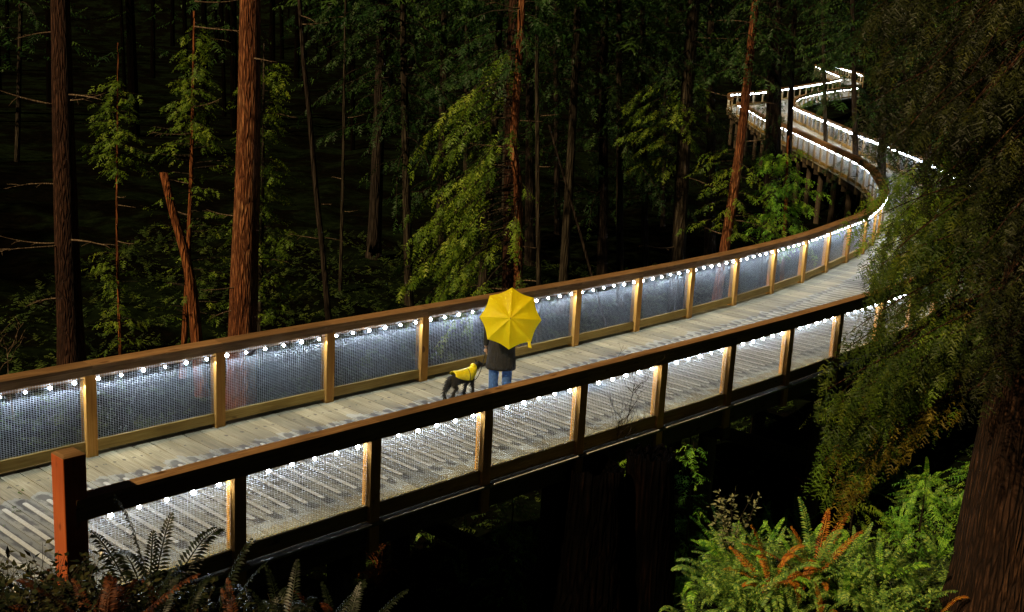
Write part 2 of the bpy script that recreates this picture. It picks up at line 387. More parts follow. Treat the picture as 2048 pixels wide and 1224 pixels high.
for i in range(NPL):
    P, ml, mr = plank_pts(i); L = (mr-ml).length
    if nsep < 296 :
        me = bpy.data.meshes.new('plank')
        c0 = (ml+mr)/2
        faces = [(0, 3, 2, 1), (4, 5, 6, 7), (0, 1, 5, 4), (1, 2, 6, 5), (2, 3, 7, 6), (3, 0, 4, 7)]
        me.from_pydata([tuple(p-c0) for p in P], [], faces)
        axis = (mr-ml).normalized(); side = Vector((-axis.y, axis.x, 0))
        ul = me.uv_layers.new(name='uv'); k = 0
        for f in faces:
            for vi in f:
                p = P[vi]-ml; ul.data[k].uv = (p.dot(axis)*W/L, p.dot(side)); k += 1
        o = link('plank', me, bw, PLANKM); o.location = c0; nsep += 1
        if 3 < i < 96:
            g = MB(); o1 = 1.0+random.uniform(-.05, .05); o2 = 2.9; hw = .027
            ax = axis*(L/W); pts = []
            for tt, s_ in ((o1, 1), (o2, 1)): pass
            ring = []
            for kk in range(9): a_ = PI/2+PI*kk/8; ring.append((o1+hw*math.cos(a_), hw*math.sin(a_)))
            for kk in range(9): a_ = -PI/2+PI*kk/8; ring.append((o2+hw*math.cos(a_), hw*math.sin(a_)))
            me2 = bpy.data.meshes.new('grip_strip'); vv = []
            for (uu, vv_) in ring: p = ml+ax*uu+side*vv_; vv.append((p.x-c0.x, p.y-c0.y, .0058+p.z-c0.z))
            n_ = len(vv); vv += [(x, y, z-.008) for x, y, z in vv]
            me2.from_pydata(vv, [], [tuple(range(n_))]+[(j, (j+n_), ((j+1) % n_)+n_, (j+1) % n_) for j in range(n_)])
            link('grip_strip', me2, o, GRIP)
    else: joined.quadbox(P)
o = joined.build('plank', PLANKM, bw); o['kind'] = 'stuff'
# pale trim strip along the outer ends of the planks, in lengths between the near posts
for i in range(26):
    q = R0-.349+1.745*i; t_ = MB(); n_ = 4 if i > 12 else 2
    for k in range(n_):
        a_, b_ = q+.09+(1.745-.18)*k/n_, q+.09+(1.745-.18)*(k+1)/n_; pa, pb = RP.at(a_), RP.at(b_); na = Vector((RP.dir(a_).y, -RP.dir(a_).x, 0)); nb = Vector((RP.dir(b_).y, -RP.dir(b_).x, 0))
        t_.quadbox([pa+na*.058+Vector((0, 0, .003)), pa+na*.132+Vector((0, 0, .003)), pb+nb*.132+Vector((0, 0, .003)), pb+nb*.058+Vector((0, 0, .003)), pa+na*.058+Vector((0, 0, .016)), pa+na*.132+Vector((0, 0, .016)), pb+nb*.132+Vector((0, 0, .016)), pb+nb*.058+Vector((0, 0, .016))])
    t_.build('trim_strip', CONDUIT, bw)
# run four, beyond the last bend
r4 = MB(); n4 = int(R4l.L[-1]/.25)
for i in range(n4):
    a, b = R4l.at(i*.25), R4l.at(i*.25+.24); k = R4r.L[-1]/R4l.L[-1]; c, d = R4r.at((i*.25+.24)*k), R4r.at(i*.25*k); dz = Vector((0, 0, -.04))
    r4.quadbox([a+dz, d+dz, c+dz, b+dz, a, d, c, b])
o = r4.build('plank', PLANKM, bw); o['kind'] = 'stuff'
# rim beams under both edges, joists, bents with piles
def bent(q):
    i = int(np.searchsorted(q_arr, q)); l = LP.at(q); r = RP.at(float(r_s[min(i, len(r_s)-1)])); d = (r-l).normalized()
    if d.length == 0: return
    z = l.z
    b = MB(); b.beam(l-d*.05+Vector((0, 0, -.47)), r-d*.02+Vector((0, 0, -.47)), .2, .28); b.build('crossbeam', DARKW, bw)
    for s_, p in ((-1, l+d*.35), (1, r-d*.35)):
        g0 = gz(p.x, p.y)
        if z-.62 > g0-.2:
            b = MB(); b.tube([(p.x, p.y, g0-.4), (p.x, p.y, z-.612)], .15, 10); b.build('pile', DARKW, bw)
    if z-2.4 > gz(l.x, l.y)-.2 and q < 40:
        b = MB(); b.beam(l-d*.3+Vector((0, 0, -1.95)), r-d*.05+Vector((0, 0, -1.95)), .09, .24); b.build('brace', DARKW, bw)
for k in range(-1, 9): bent(L0+1.2+k*3.66)
for k in range(9, 27): bent(L0+1.2+k*3.66)
def rim(path, qa, qb, side):
    q = qa
    while q < qb:
        q2 = min(q+3.66, qb); b = MB(); n = 4
        for k in range(n):
            a_, b_ = q+(q2-q)*k/n, q+(q2-q)*(k+1)/n
            pa, pb = path.at(a_), path.at(b_); na = Vector((path.dir(a_).y, -path.dir(a_).x, 0))*side; nb = Vector((path.dir(b_).y, -path.dir(b_).x, 0))*side
            pa, pb = pa+na*.0, pb+nb*.0
            t_ = .022
            b.quadbox([pa-na*t_+Vector((0, 0, -.325)), pa+na*t_+Vector((0, 0, -.325)), pb+nb*t_+Vector((0, 0, -.325)), pb-nb*t_+Vector((0, 0, -.325)),
                       pa-na*t_+Vector((0, 0, -.042)), pa+na*t_+Vector((0, 0, -.042)), pb+nb*t_+Vector((0, 0, -.042)), pb-nb*t_+Vector((0, 0, -.042))])
        b.build('rim_beam', DARKW, bw); q = q2
rim(LP, .3, LP.L[-1]-1, 1); rim(RP, .3, RP.L[-1]-1, 1)

# ------------------------------------------------------------------ railings
bulb_me = bpy.data.meshes.new('bulb'); _b = bmesh.new(); bmesh.ops.create_icosphere(_b, subdivisions=1, radius=.025); _b.to_mesh(bulb_me); _b.free(); bulb_me.materials.append(bulb_m)
bulb_big = bpy.data.meshes.new('bulb_far'); _b = bmesh.new(); bmesh.ops.create_icosphere(_b, subdivisions=1, radius=.055); _b.to_mesh(bulb_big); _b.free(); bulb_big.materials.append(bulb_m)
def make_rail(path, qs, side, label, slabel, lights, wires=True, near=True, lowf=lambda q: False):
    capw = (-.05, .113) if near == 'newel' else (-.125, .125); rz = .018 if near == 'newel' else .055
    # side: +1 when the outside of the deck lies to the right of the walking direction
    root = empty('railing', path.at(qs[0])); tag(root, label, 'railing')
    off = root.location.copy()
    st = empty('string_light', path.at(qs[0])+Vector((0, 0, .98))); tag(st, slabel, 'string lights')
    def B(mb, name, m, p=root):
        o = mb.build(name, m, None, loc=tuple(off if p is root else st.location)); o.parent = p; o.location = (0, 0, 0); return o
    nbulb = 0; cab = MB(); cpts = []; lastlight = -9
    for i, q in enumerate(qs):
        p = path.at(q); d = path.dir(q); ang = math.atan2(d.y, d.x)
        if i > 0 or near != 'newel':
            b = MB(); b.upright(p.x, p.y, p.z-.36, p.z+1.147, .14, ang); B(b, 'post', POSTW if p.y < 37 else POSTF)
        if i+1 == len(qs): break
        q2 = qs[i+1]
        n = 1 if q2-q < 3 and abs(path.dir(q).angle(path.dir(q2))) < .03 else 2
        cap, fo, fi, br = MB(), MB(), MB(), MB()
        for k in range(n):
            a_, b_ = q+(q2-q)*k/n, q+(q2-q)*(k+1)/n
            pa, pb = path.at(a_), path.at(b_); na = Vector((path.dir(a_).y, -path.dir(a_).x, 0))*side; nb = Vector((path.dir(b_).y, -path.dir(b_).x, 0))*side
            def slab(mb, o1, o2, z1, z2):
                mb.quadbox([pa+na*o1+Vector((0, 0, z1)), pa+na*o2+Vector((0, 0, z1)), pb+nb*o2+Vector((0, 0, z1)), pb+nb*o1+Vector((0, 0, z1)),
                            pa+na*o1+Vector((0, 0, z2)), pa+na*o2+Vector((0, 0, z2)), pb+nb*o2+Vector((0, 0, z2)), pb+nb*o1+Vector((0, 0, z2))])
            slab(cap, *capw, 1.15, 1.19)
            slab(fo, .073, .111, .96 if near != 'newel' else .985, 1.147)
            slab(fi, *((-.111, -.073) if near != 'newel' else (-.0495, -.03)), 1.065, 1.147)
        # bottom rail sits between the posts
        e = .075
        pa, pb = path.at(q+e), path.at(q2-e); na = Vector((path.dir(q).y, -path.dir(q).x, 0))*side; nb = Vector((path.dir(q2).y, -path.dir(q2).x, 0))*side
        br.quadbox([pa-na*.03+Vector((0, 0, rz)), pa+na*.03+Vector((0, 0, rz)), pb+nb*.03+Vector((0, 0, rz)), pb-nb*.03+Vector((0, 0, rz)),
                    pa-na*.03+Vector((0, 0, .195)), pa+na*.03+Vector((0, 0, .195)), pb+nb*.03+Vector((0, 0, .195)), pb-nb*.03+Vector((0, 0, .195))])
        B(cap, 'cap_rail', CAPW); B(fo, 'outer_board', CAPW); B(fi, 'inner_board', CAPW); B(br, 'bottom_rail', RAILW)
        dd = (pb-pa); Lb = dd.length; dd.normalize(); zt = 1.08
        if wires and q < path.L[-1]*wires:
            m_ = MB(); far_ = (pa-Vector((0, 0, 0))).length
            sx, sz, r_ = (.034, .0225, .0020) if far_ < 34 else (.06, .05, .0022)
            V_, F_ = [], []
            def wirex(a, b, r):
                u = (b-a).normalized(); s1 = u.orthogonal().normalized()*r; s2 = u.cross(s1).normalized()*r; n0 = len(V_)
                for P_ in (a, b):
                    for k in range(3):
                        an = 2*PI*k/3; V_.append(tuple(P_+s1*math.cos(an)+s2*math.sin(an)-off))
                for k in range(3): k2 = (k+1) % 3; F_.append((n0+k, n0+k2, n0+3+k2, n0+3+k))
            nv = int(Lb/sx)
            for k in range(nv+1):
                p0 = pa+dd*(k*Lb/nv); wirex(p0+Vector((0, 0, .195)), p0+Vector((0, 0, zt)), r_)
            nh = int((zt-.195)/sz)
            offn = na*.002
            for k in range(nh+1):
                z = Vector((0, 0, .195+(zt-.195)*k/nh)); wirex(pa+z+offn, pb+z+offn, r_)
            o = link('mesh_panel', npmesh('mesh_panel', V_, F_), root, WIRE); o['kind'] = 'stuff'
        if lights:
            nb_ = max(1, round((q2-q)/lights(q)))
            for k in range(nb_):
                t_ = q+(q2-q)*(k+.35)/nb_; low = lowf(t_); c = path.at(t_)-Vector((path.dir(t_).y, -path.dir(t_).x, 0))*side*(.05 if not low else .02)+Vector((0, 0, (.985 if not low else .905)+random.uniform(-.006, .006)))
                cpts.append(c)
                far_ = c.length > 36
                if nbulb < 298:
                    o = link('bulb', bulb_big if far_ else bulb_me, st); o.location = c-st.location; o.scale = (random.uniform(.8, 1.15),)*3; nbulb += 1
            tm = (q+q2)/2; c = path.at(tm); inw = -Vector((path.dir(tm).y, -path.dir(tm).x, 0))*side; dv = path.dir(tm)
            al = bpy.data.lights.get('led_strip_%d_%d' % (round((q2-q)*10), q < 38)) or bpy.data.lights.new('led_strip_%d_%d' % (round((q2-q)*10), q < 38), 'AREA')
            al.shape = 'RECTANGLE'; al.size = (q2-q)*.93; al.size_y = .02; al.color = (.80, .90, 1.0); al.energy = STRIP_W*(q2-q)/1.83*(1 if q < 38 else .4)
            lo = bpy.data.objects.new('led_strip', al); COL.objects.link(lo)
            zax = -(inw*(.28 if near != 'newel' else -.02)+Vector((0, 0, -1))).normalized(); xax = dv; yax = zax.cross(xax).normalized(); xax = yax.cross(zax).normalized()
            m3 = Matrix((xax, yax, zax)).transposed().to_4x4(); m3.translation = c+inw*(.055 if near != 'newel' else .03)+Vector((0, 0, .93)); lo.matrix_world = m3
    if len(cpts) > 1:
        cab.tube([c+Vector((0, 0, .022)) for c in cpts], .004, 4); B(cab, 'cable', CABLE, st)
    return root, st
KL = LP.locate((12.2, 38.4)); KR = RP.locate((15.3, 37.8))
lsp = lambda q: .305 if q < 34 else .42
qL = list(np.arange(L0-2*1.83, LP.locate((9.23, 31.1))+.2, 1.83)); qL += list(np.arange(qL[-1]+1.83, LP.locate((16.8, 94))-1, 1.83))
make_rail(LP, qL, -1, 'long wooden railing with orange posts and wire mesh on the forest side of the boardwalk', 'row of white lights under the cap of the far railing', lsp, .85, True, lambda q: q > KL)
qR = [R0-.349-1.745+.02]+list(R0-.349+1.745*np.arange(0, 60)); qR = [q for q in qR if q < RP.locate((22.0, 95.5))]
make_rail(RP, qR, 1, 'near wooden railing with dark outer face starting at the square newel', 'row of white lights under the cap of the near railing', lsp, .85, 'newel', lambda q: q < KR)
q3 = list(np.arange(LP.locate((16.8, 94))+.5, LP.L[-1]-.2, 2.4)); make_rail(LP, q3, -1, 'distant railing round the outside of the last bend', 'upper row of white lights on the distant bend', lambda q: .5, 0)
q3 = list(np.arange(RP.locate((22.0, 95.5))+.5, RP.L[-1]-.2, 2.4)); make_rail(RP, q3, 1, 'distant railing rising to the right behind the tree trunks', 'slanting row of white lights behind the tree trunks', lambda q: .5, 0, True, lambda q: True)
make_rail(R4r, list(np.arange(.1, R4r.L[-1]-.1, 2.4)), 1, 'farthest railing, right hand side of the topmost stretch', 'farthest right row of lights at the top of the path', lambda q: .6, 0)
make_rail(R4l, list(np.arange(.1, R4l.L[-1]-.1, 2.4)), -1, 'farthest railing, left hand side of the topmost stretch', 'farthest left row of lights at the top of the path', lambda q: .6, 0, True, lambda q: True)
# newel
pn = RP.at(qR[0]); dn_ = RP.dir(qR[0]); nw = empty('newel_post', (pn.x, pn.y, gz(pn.x, pn.y)-.2), math.atan2(dn_.y, dn_.x))
tag(nw, 'thick square red stained newel post at the end of the near railing', 'post')
b = MB(); b.upright(0, 0, 0, 1.60-nw.location.z, .215, 0); _n = b.build('shaft', NEWELW, nw)
bv = _n.modifiers.new('bevel', 'BEVEL'); bv.width = .008; bv.segments = 2
b = MB(); z1 = 1.60-nw.location.z; b.quadbox([(-.107, -.107, z1+.001), (.107, -.107, z1+.001), (.107, .107, z1+.001), (-.107, .107, z1+.001), (-.08, -.08, z1+.02), (.08, -.08, z1+.02), (.08, .08, z1+.02), (-.08, .08, z1+.02)])
b.build('top', CAPW, nw)

# ------------------------------------------------------------------ vegetation helpers
def frond_template(nside=9, sub=3, width=.42, leafw=.035, taper=1.0):
    """flat feathery spray along +X, length 1, made of narrow leaf triangles"""
    V, F = [], []
    def tri(a, b, c): n = len(V); V.extend([a, b, c]); F.append((n, n+1, n+2))
    for i in range(nside):
        t = (i+random.uniform(.2, 1.))/nside; x0 = t*.95
        l0 = width*(1-t)**.8*(.35+.65*min(1, t*4))*taper+.05
        for s in (-1, 1):
            if random.random() < .12: continue
            l = l0*random.uniform(.6, 1.35); a = math.radians(50+random.uniform(-20, 20)); dx, dy = math.cos(a)*l, math.sin(a)*l*s; z = random.uniform(-.10, .03)-.15*l
            px, py = -dy/l*leafw, dx/l*leafw
            tri((x0-px*.6, -py*.6, 0), (x0+px*.6, py*.6, 0), (x0+dx, dy, z))
            for k in range(sub):
                u = (k+.8)/(sub+.6); bx, by, bz = x0+dx*u, dy*u, z*u; m = l*.34*(1-u*.5)
                for q in (-1, 1):
                    an = math.atan2(dy, dx)+q*math.radians(45); ex, ey = math.cos(an)*m, math.sin(an)*m
                    tri((bx-dx/l*leafw*.5, by-dy/l*leafw*.5, bz), (bx+dx/l*leafw*.5, by+dy/l*leafw*.5, bz), (bx+ex, by+ey, bz-.03+random.uniform(-.03, .03)))
    return np.array(V), np.array(F)
random.seed(3)
SPRAYS = [frond_template(6, 1, .36, .050) for _ in range(9)]
SPRAY_FINE = [frond_template(7, 2, .36, .034) for _ in range(9)]
SPRAY_LOW = [frond_template(6, 1, .42, .05) for _ in range(3)]
def scatter(T, pos, xdir, up, size, tint):
    """copies of the template placed with x along xdir"""
    pos, xdir, up, size = np.asarray(pos), np.asarray(xdir), np.asarray(up), np.asarray(size)
    xdir = xdir/np.linalg.norm(xdir, axis=1, keepdims=True)
    y = np.cross(up, xdir); y /= np.linalg.norm(y, axis=1, keepdims=True)+1e-9; z = np.cross(xdir, y)
    R = np.stack([xdir, y, z], 2)
    Vs, Fs, Ts = [], [], []; n0 = 0
    idx = rng.integers(0, len(T), len(pos))
    for k, (v, f) in enumerate(T):
        m = idx == k
        if not m.any(): continue
        P = np.einsum('nij,vj->nvi', R[m]*size[m][:, None, None], v)+pos[m][:, None, :]
        N = m.sum(); Vs.append(P.reshape(-1, 3)); Fs.append((f[None]+(np.arange(N)*len(v))[:, None, None]+n0).reshape(-1, 3)); n0 += N*len(v)
        Ts.append(np.repeat(np.asarray(tint)[m], len(v)))
    return np.concatenate(Vs), np.concatenate(Fs), np.concatenate(Ts)

def trunk_mesh(pts, rad, n=14, rough=.06, seed=0):
    """rings along pts with bark lobes; returns verts and quads"""
    r = np.random.default_rng(seed); V, F = [], []; m = len(pts); ph = r.uniform(0, 6.28, 4)
    for i, (p, rr) in enumerate(zip(pts, rad)):
        for k in range(n):
            a = 2*PI*k/n
            q = rr*(1+rough*(math.sin(3*a+ph[0]+i*.15)+.6*math.sin(5*a+ph[1]-i*.1))+r.uniform(-rough, rough)*.35)
            V.append((p[0]+math.cos(a)*q, p[1]+math.sin(a)*q, p[2]))
    for i in range(m-1):
        for k in range(n): k2 = (k+1) % n; F.append((i*n+k, i*n+k2, (i+1)*n+k2, (i+1)*n+k))
    n0 = len(V); V.append(tuple(pts[-1])); 
    for k in range(n): F.append(((m-1)*n+k, (m-1)*n+(k+1) % n, n0, n0))
    return V, [f if f[2] != f[3] else f[:3] for f in F]
def mesh_py(name, V, F, smooth=True):
    me = bpy.data.meshes.new(name); me.from_pydata([tuple(v) for v in V], [], [tuple(f) for f in F])
    if smooth: me.polygons.foreach_set('use_smooth', [True]*len(me.polygons))
    me.update(); return me

def limb_pts(start, az, L, rise, droop, n=6, wob=.06):
    d = np.array([math.cos(az), math.sin(az), 0]); sd = np.array([-d[1], d[0], 0]); out = []; ph = random.uniform(0, 6)
    for i in range(n+1):
        t = i/n; out.append(np.array(start)+d*L*t+sd*wob*L*math.sin(ph+t*3)*t+np.array([0, 0, L*(rise*t-droop*t*t)]))
    return out
def tree(name, cat, label, px, depth, width, bark_m, crown=None, leaf_m=None, group=None, up=9., seed=1, dead=0, deadlen=1.5, base_flare=1.35, ext_bottom=True, T=None, lean=None, twoside=None):
    """px: anchor pixels (x, y) of the trunk axis from top to bottom, all at the same depth; width in pixels"""
    random.seed(seed); local = np.random.default_rng(seed)
    A = [at(x, y, depth) for x, y in px]
    top, bot = A[0], A[-1]
    g = gz(bot[0], bot[1])-.15
    dirdn = (A[-1]-A[-2]) if len(A) > 1 else np.array([0, 0, -1.]); dirdn = dirdn/abs(dirdn[2])
    ctrl = []
    if up > 0:
        dup = (A[0]-A[1])/abs((A[0]-A[1])[2]); dup = dup*.6+np.array([0, 0, .4]); ctrl += [A[0]+dup*up, A[0]+dup*up*.5]
    ctrl += A
    if bot[2] > g+.2:
        k = bot[2]-g; ctrl += [bot+dirdn*k*.5, np.array([*(bot+dirdn*k)[:2], g])]
    P = catmull(ctrl[::-1], .45); zmin, zmax = P[0][2], P[-1][2]
    r0 = width/2*depth/CAMF; rad = []
    zb = bot[2]
    for p in P:
        h = (p[2]-zb)/max(1, (zmax-zb)); r = r0*(1.0-.62*max(0, h)**1.1) if up > 0 else r0*(1-.3*max(0, h))
        r *= 1+(base_flare-1)*math.exp(-(p[2]-zmin)/.7)
        rad.append(r)
    base = P[0].copy(); root = empty(name, base); tag(root, label, cat, group)
    V, F = trunk_mesh([p-base for p in P], rad, 16 if width > 24 else 9, .05, seed)
    link('trunk', mesh_py('trunk', V, F), root, bark_m)
    def axis(z): return np.array([np.interp(z, P[:, 2], P[:, i]) for i in range(2)]+[z]), float(np.interp(z, P[:, 2], rad))
    for i in range(dead):
        z = random.uniform(max(zmin+1.5, A[-1][2]-1), A[0][2]+1); c, r = axis(z)
        az = random.choice([PI, 0])+random.uniform(-.9, .9); L = random.uniform(.4, 1)*deadlen
        pts = limb_pts(c+np.array([math.cos(az), math.sin(az), 0])*r*.6, az, L, random.uniform(-.1, .15), random.uniform(-.25, .25), 7)
        b = MB(); rr = .009+.010*L; b.tube([p-base for p in pts], [rr*(1-.85*i/7) for i in range(8)], 5)
        for _ in range(random.randint(2, 5)):
            k = random.randint(2, 6); a2 = az+random.choice([-1, 1])*random.uniform(.4, 1.1)
            q = limb_pts(pts[k], a2, L*random.uniform(.15, .35), .1, random.uniform(0, .5), 3); b.tube([p-base for p in q], [rr*.35, rr*.28, rr*.2, rr*.1], 4)
        b.build('branch', DEADM, root, True)
    if crown:
        for ci, c_ in enumerate(crown if isinstance(crown, list) else [crown]):
            zt, zb2 = at(px[0][0], c_['y'][0], depth)[2], at(px[0][0], c_['y'][1], depth)[2]
            n = c_['n']; l, r_ = c_['l']*depth/CAMF, c_['r']*depth/CAMF
            droop, rise, size = c_.get('droop', .5), c_.get('rise', .15), c_.get('size', .45)
            pos, xd, upv, sz, ti = [], [], [], [], []
            limbs = MB()
            for i in range(n):
                z = zb2+(zt-zb2)*(i+random.random())/n; c, rr = axis(min(z, P[-1][2]-.1)); c[2] = z
                az = random.uniform(0, 2*PI) if not c_.get('aim') else random.gauss(c_['aim'], .75)
                w_ = (1-math.cos(az))/2; prof = 1-c_.get('cone', .4)*(z-zb2)/(zt-zb2+1e-6)
                L = (l*w_+r_*(1-w_))*prof*random.uniform(.35, 1.08)
                if L < .15: continue
                pts = limb_pts(c, az, L, rise+random.uniform(-.1, .1), droop*random.uniform(.6, 1.3), 6)
                lr = .006+.007*L; limbs.tube([p-base for p in pts], [lr*(1-.85*k/6) for k in range(7)], 4, False)
                ns = max(3, int(L*c_.get('dens', 9)*1.6))
                clump = random.random()
                for k in range(ns):
                    t = random.uniform(c_.get('bare', .25), 1.02); f = t*6; k0 = min(5, int(f)); p = pts[k0]+(pts[k0+1]-pts[k0])*(f-k0)
                    d = pts[k0+1]-pts[k0]; d = d/np.linalg.norm(d); side = np.array([-d[1], d[0], 0]); s_ = random.choice([-1, 1])*random.uniform(.2, 1.2)
                    x = d*random.uniform(.3, 1)+side*s_+np.array([0, 0, -random.uniform(.1, 1)*c_.get('hang', 1.)])
                    pos.append(p-base+np.array([0, 0, random.uniform(-.03, .03)])); xd.append(x); upv.append(np.array([random.uniform(-.5, .5), random.uniform(-.5, .5), 1.]))
                    sz.append(size*random.uniform(.5, 1.25)*(1.1-.3*t)); ti.append(min(1, max(0, .45*clump+.65*random.random()**1.4)))
            if not pos: continue
            V_, F_, T_ = scatter(T or SPRAYS, pos, xd, upv, sz, ti)
            me = npmesh('crown', V_, F_, T_); link('crown', me, root, c_.get('mat', leaf_m))
            lo = limbs.build('limb', BARKD if depth > 30 else BARKG, root); lo['kind'] = 'stuff'
    return root

# ------------------------------------------------------------------ named trees behind the boardwalk
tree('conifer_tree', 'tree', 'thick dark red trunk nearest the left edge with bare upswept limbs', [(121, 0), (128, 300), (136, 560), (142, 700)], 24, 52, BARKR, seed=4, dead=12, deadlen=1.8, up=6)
tree('conifer_tree', 'tree', 'thick straight trunk with orange lit bark, left of the broken railing view', [(500, 0), (496, 300), (490, 500), (486, 660)], 23, 57, BARK, seed=5, dead=7, deadlen=.9, up=6)
bpy.data.objects['conifer_tree.001']['label'] = 'thickest straight trunk with orange lit bark beside the forked snag'
tree('young_conifer', 'tree', 'bushy young conifer showing behind the thick orange trunk', [(528, 130), (525, 400), (520, 640)], 27, 10, BARKG, seed=6,
     crown=dict(y=(120, 620), n=120, l=100, r=100, cone=.45, droop=.3, rise=.1, size=.36, dens=11, mat=L_CEDAR), up=.5)
tree('young_conifer', 'tree', 'slender conifer with a leafy top growing beside the forked snag', [(388, 60), (384, 300), (378, 480), (370, 660)], 25.4, 12, BARKO, seed=7, dead=9, deadlen=1.2,
     crown=[dict(y=(45, 290), n=80, l=75, r=75, cone=.7, droop=.35, size=.30, dens=12, mat=L_CEDAR), dict(y=(260, 640), n=60, l=125, r=125, cone=0, droop=.1, size=.26, dens=4.5, bare=.3, mat=L_CEDAR)], up=.4)
tree('young_conifer', 'tree', 'thin sapling with an orange stem and a small crown between the two thick trunks', [(236, 130), (234, 380), (235, 520), (240, 680)], 27, 6, BARKO, seed=8, dead=3, deadlen=.8,
     crown=[dict(y=(150, 340), n=60, l=80, r=80, cone=.5, droop=.3, size=.32, dens=10, mat=L_CEDAR), dict(y=(500, 700), n=40, l=60, r=60, cone=.0, droop=.2, size=.3, dens=8, mat=L_CEDAR)], up=.5)
tree('broken_snag', 'tree', 'short broken orange snag leaning left with a splintered top', [(327, 345), (345, 420), (368, 500), (384, 580), (392, 665)], 24.6, 24, BARKO, seed=9, up=0)
tree('conifer_tree', 'tree', 'slim crooked conifer lit orange in the middle behind the umbrella', [(1044, 0), (1038, 110), (1030, 230), (1026, 300), (1034, 350), (1036, 450), (1036, 575)], 26, 19, BARK, seed=10, dead=12, deadlen=1.4,
     crown=[dict(y=(-120, 140), n=34, l=230, r=120, cone=.0, droop=.6, size=.45, dens=8, mat=L_DARK),
            dict(y=(90, 500), n=46, aim=PI, l=235, r=30, cone=.15, droop=.85, rise=.1, size=.42, dens=11, bare=.35, hang=1.8, mat=L_CEDAR),
            dict(y=(330, 540), n=22, aim=PI, l=255, r=60, cone=.0, droop=.7, rise=.05, size=.42, dens=13, bare=.55, hang=1.8, mat=L_CEDAR)], T=SPRAYS)
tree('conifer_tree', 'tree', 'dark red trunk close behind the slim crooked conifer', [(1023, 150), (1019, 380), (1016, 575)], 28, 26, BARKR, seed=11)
tree('conifer_tree', 'tree', 'thin mossy pole trunk just right of the crooked conifer', [(1074, 60), (1075, 300), (1077, 560)], 30, 10, BARKG, seed=12, dead=5, deadlen=.9)
tree('conifer_tree', 'tree', 'grey trunk leaning slightly right, third right of the umbrella', [(1156, 0), (1142, 300), (1128, 545)], 36, 19, BARKG, seed=13,
     crown=dict(y=(-100, 200), n=40, l=110, r=110, cone=.2, droop=.6, size=.5, dens=6, mat=L_DARK))
tree('conifer_tree', 'tree', 'pale grey trunk left of the crooked conifer', [(990, 200), (978, 400), (966, 575)], 38, 20, BARKG, seed=14)
tree('fallen_log', 'tree', 'thin leaning dead pole behind the railing right of the umbrella', [(1098, 250), (1150, 430), (1182, 545)], 33, 6, BARKD, seed=15, up=0, base_flare=1)
tree('conifer_tree', 'tree', 'broad dark trunk left of the reddish leaning trunk', [(1388, 0), (1370, 260), (1356, 515)], 33, 30, BARKG, seed=16, dead=4,
     crown=[dict(y=(150, 330), n=34, l=160, r=60, cone=.1, droop=.5, size=.40, dens=9, bare=.4, mat=L_CEDAR), dict(y=(-200, 150), n=60, l=150, r=150, cone=0, droop=.6, size=.5, dens=6, mat=L_DARK)])
tree('conifer_tree', 'tree', 'reddish trunk leaning right in front of the distant lights', [(1500, 110), (1484, 260), (1468, 380), (1450, 495)], 29, 20, BARK, seed=17, dead=8, deadlen=1.3,
     crown=[dict(y=(300, 470), n=26, l=95, r=120, cone=.0, droop=.4, size=.36, dens=7, bare=.3, mat=L_CEDAR), dict(y=(-200, 150), n=50, l=130, r=100, cone=0, droop=.6, size=.45, dens=6, mat=L_DARK)])
tree('conifer_tree', 'tree', 'dark trunk hiding the left end of the second stretch of railing', [(1552, 0), (1547, 250), (1540, 475)], 43, 34, BARKD, seed=18,
     crown=[dict(y=(-200, 120), n=50, l=150, r=120, cone=0, droop=.6, size=.55, dens=5, mat=L_DARK), dict(y=(120, 330), n=46, l=75, r=32, cone=0, droop=.6, size=.4, dens=8, hang=1.5, mat=L_DARK)])
tree('conifer_tree', 'tree', 'narrow dark trunk in front of the distant zigzag of lights', [(1588, 60), (1580, 250), (1570, 440)], 46, 13, BARKD, seed=19)
tree('conifer_tree', 'tree', 'bright green young conifer under the inner bend of the boardwalk', [(1575, 300), (1572, 400), (1568, 480)], 33, 9, BARKO, seed=20,
     crown=[dict(y=(300, 490), n=70, l=80, r=95, cone=.25, droop=.35, size=.40, dens=11, mat=L_GREEN)], up=.4)
tree('conifer_tree', 'tree', 'dim crooked trunk with a rusty streak right of the thickest trunk', [(604, 80), (618, 220), (632, 380), (645, 500), (655, 610)], 32, 12, BARKD, seed=21, dead=5, deadlen=.9)
tree('conifer_tree', 'tree', 'faint thin grey trunk halfway between the thickest and the crooked trunk', [(690, 80), (686, 350), (680, 600)], 36, 7, BARKG, seed=22, dead=4, deadlen=.7)
def shade_canopy(root, n, z0, z1, rad, m=None):
    """unseen crown mass added above the picture to shade the background"""
    pos, xd, upv, sz, ti = [], [], [], [], []; ox, oy = root.get('off', (0, 0))
    for k in range(n):
        a_ = random.uniform(0, 6.28); t = random.random(); q = (1-t*.5)*rad*math.sqrt(random.random())
        pos.append((ox+math.cos(a_)*q, oy+math.sin(a_)*q, z0+(z1-z0)*t)); xd.append((math.cos(a_), math.sin(a_), -.3)); upv.append((.1, 0, 1.)); sz.append(random.uniform(1., 1.9)); ti.append(random.random())
    V_, F_, T_ = scatter(SPRAY_LOW, pos, xd, upv, sz, ti); link('crown', npmesh('crown', V_, F_, T_), root, m or L_DARK)
random.seed(50)
for nm in [o.name for o in bpy.data.objects if o.parent is None and o.get('label') and any(k in o['label'] for k in ('dark red trunk close', 'thin mossy pole', 'grey trunk leaning', 'pale grey trunk', 'broad dark trunk', 'narrow dark trunk', 'dim crooked', 'faint thin grey'))]:
    shade_canopy(bpy.data.objects[nm], 170, 11, 20, 3.8)
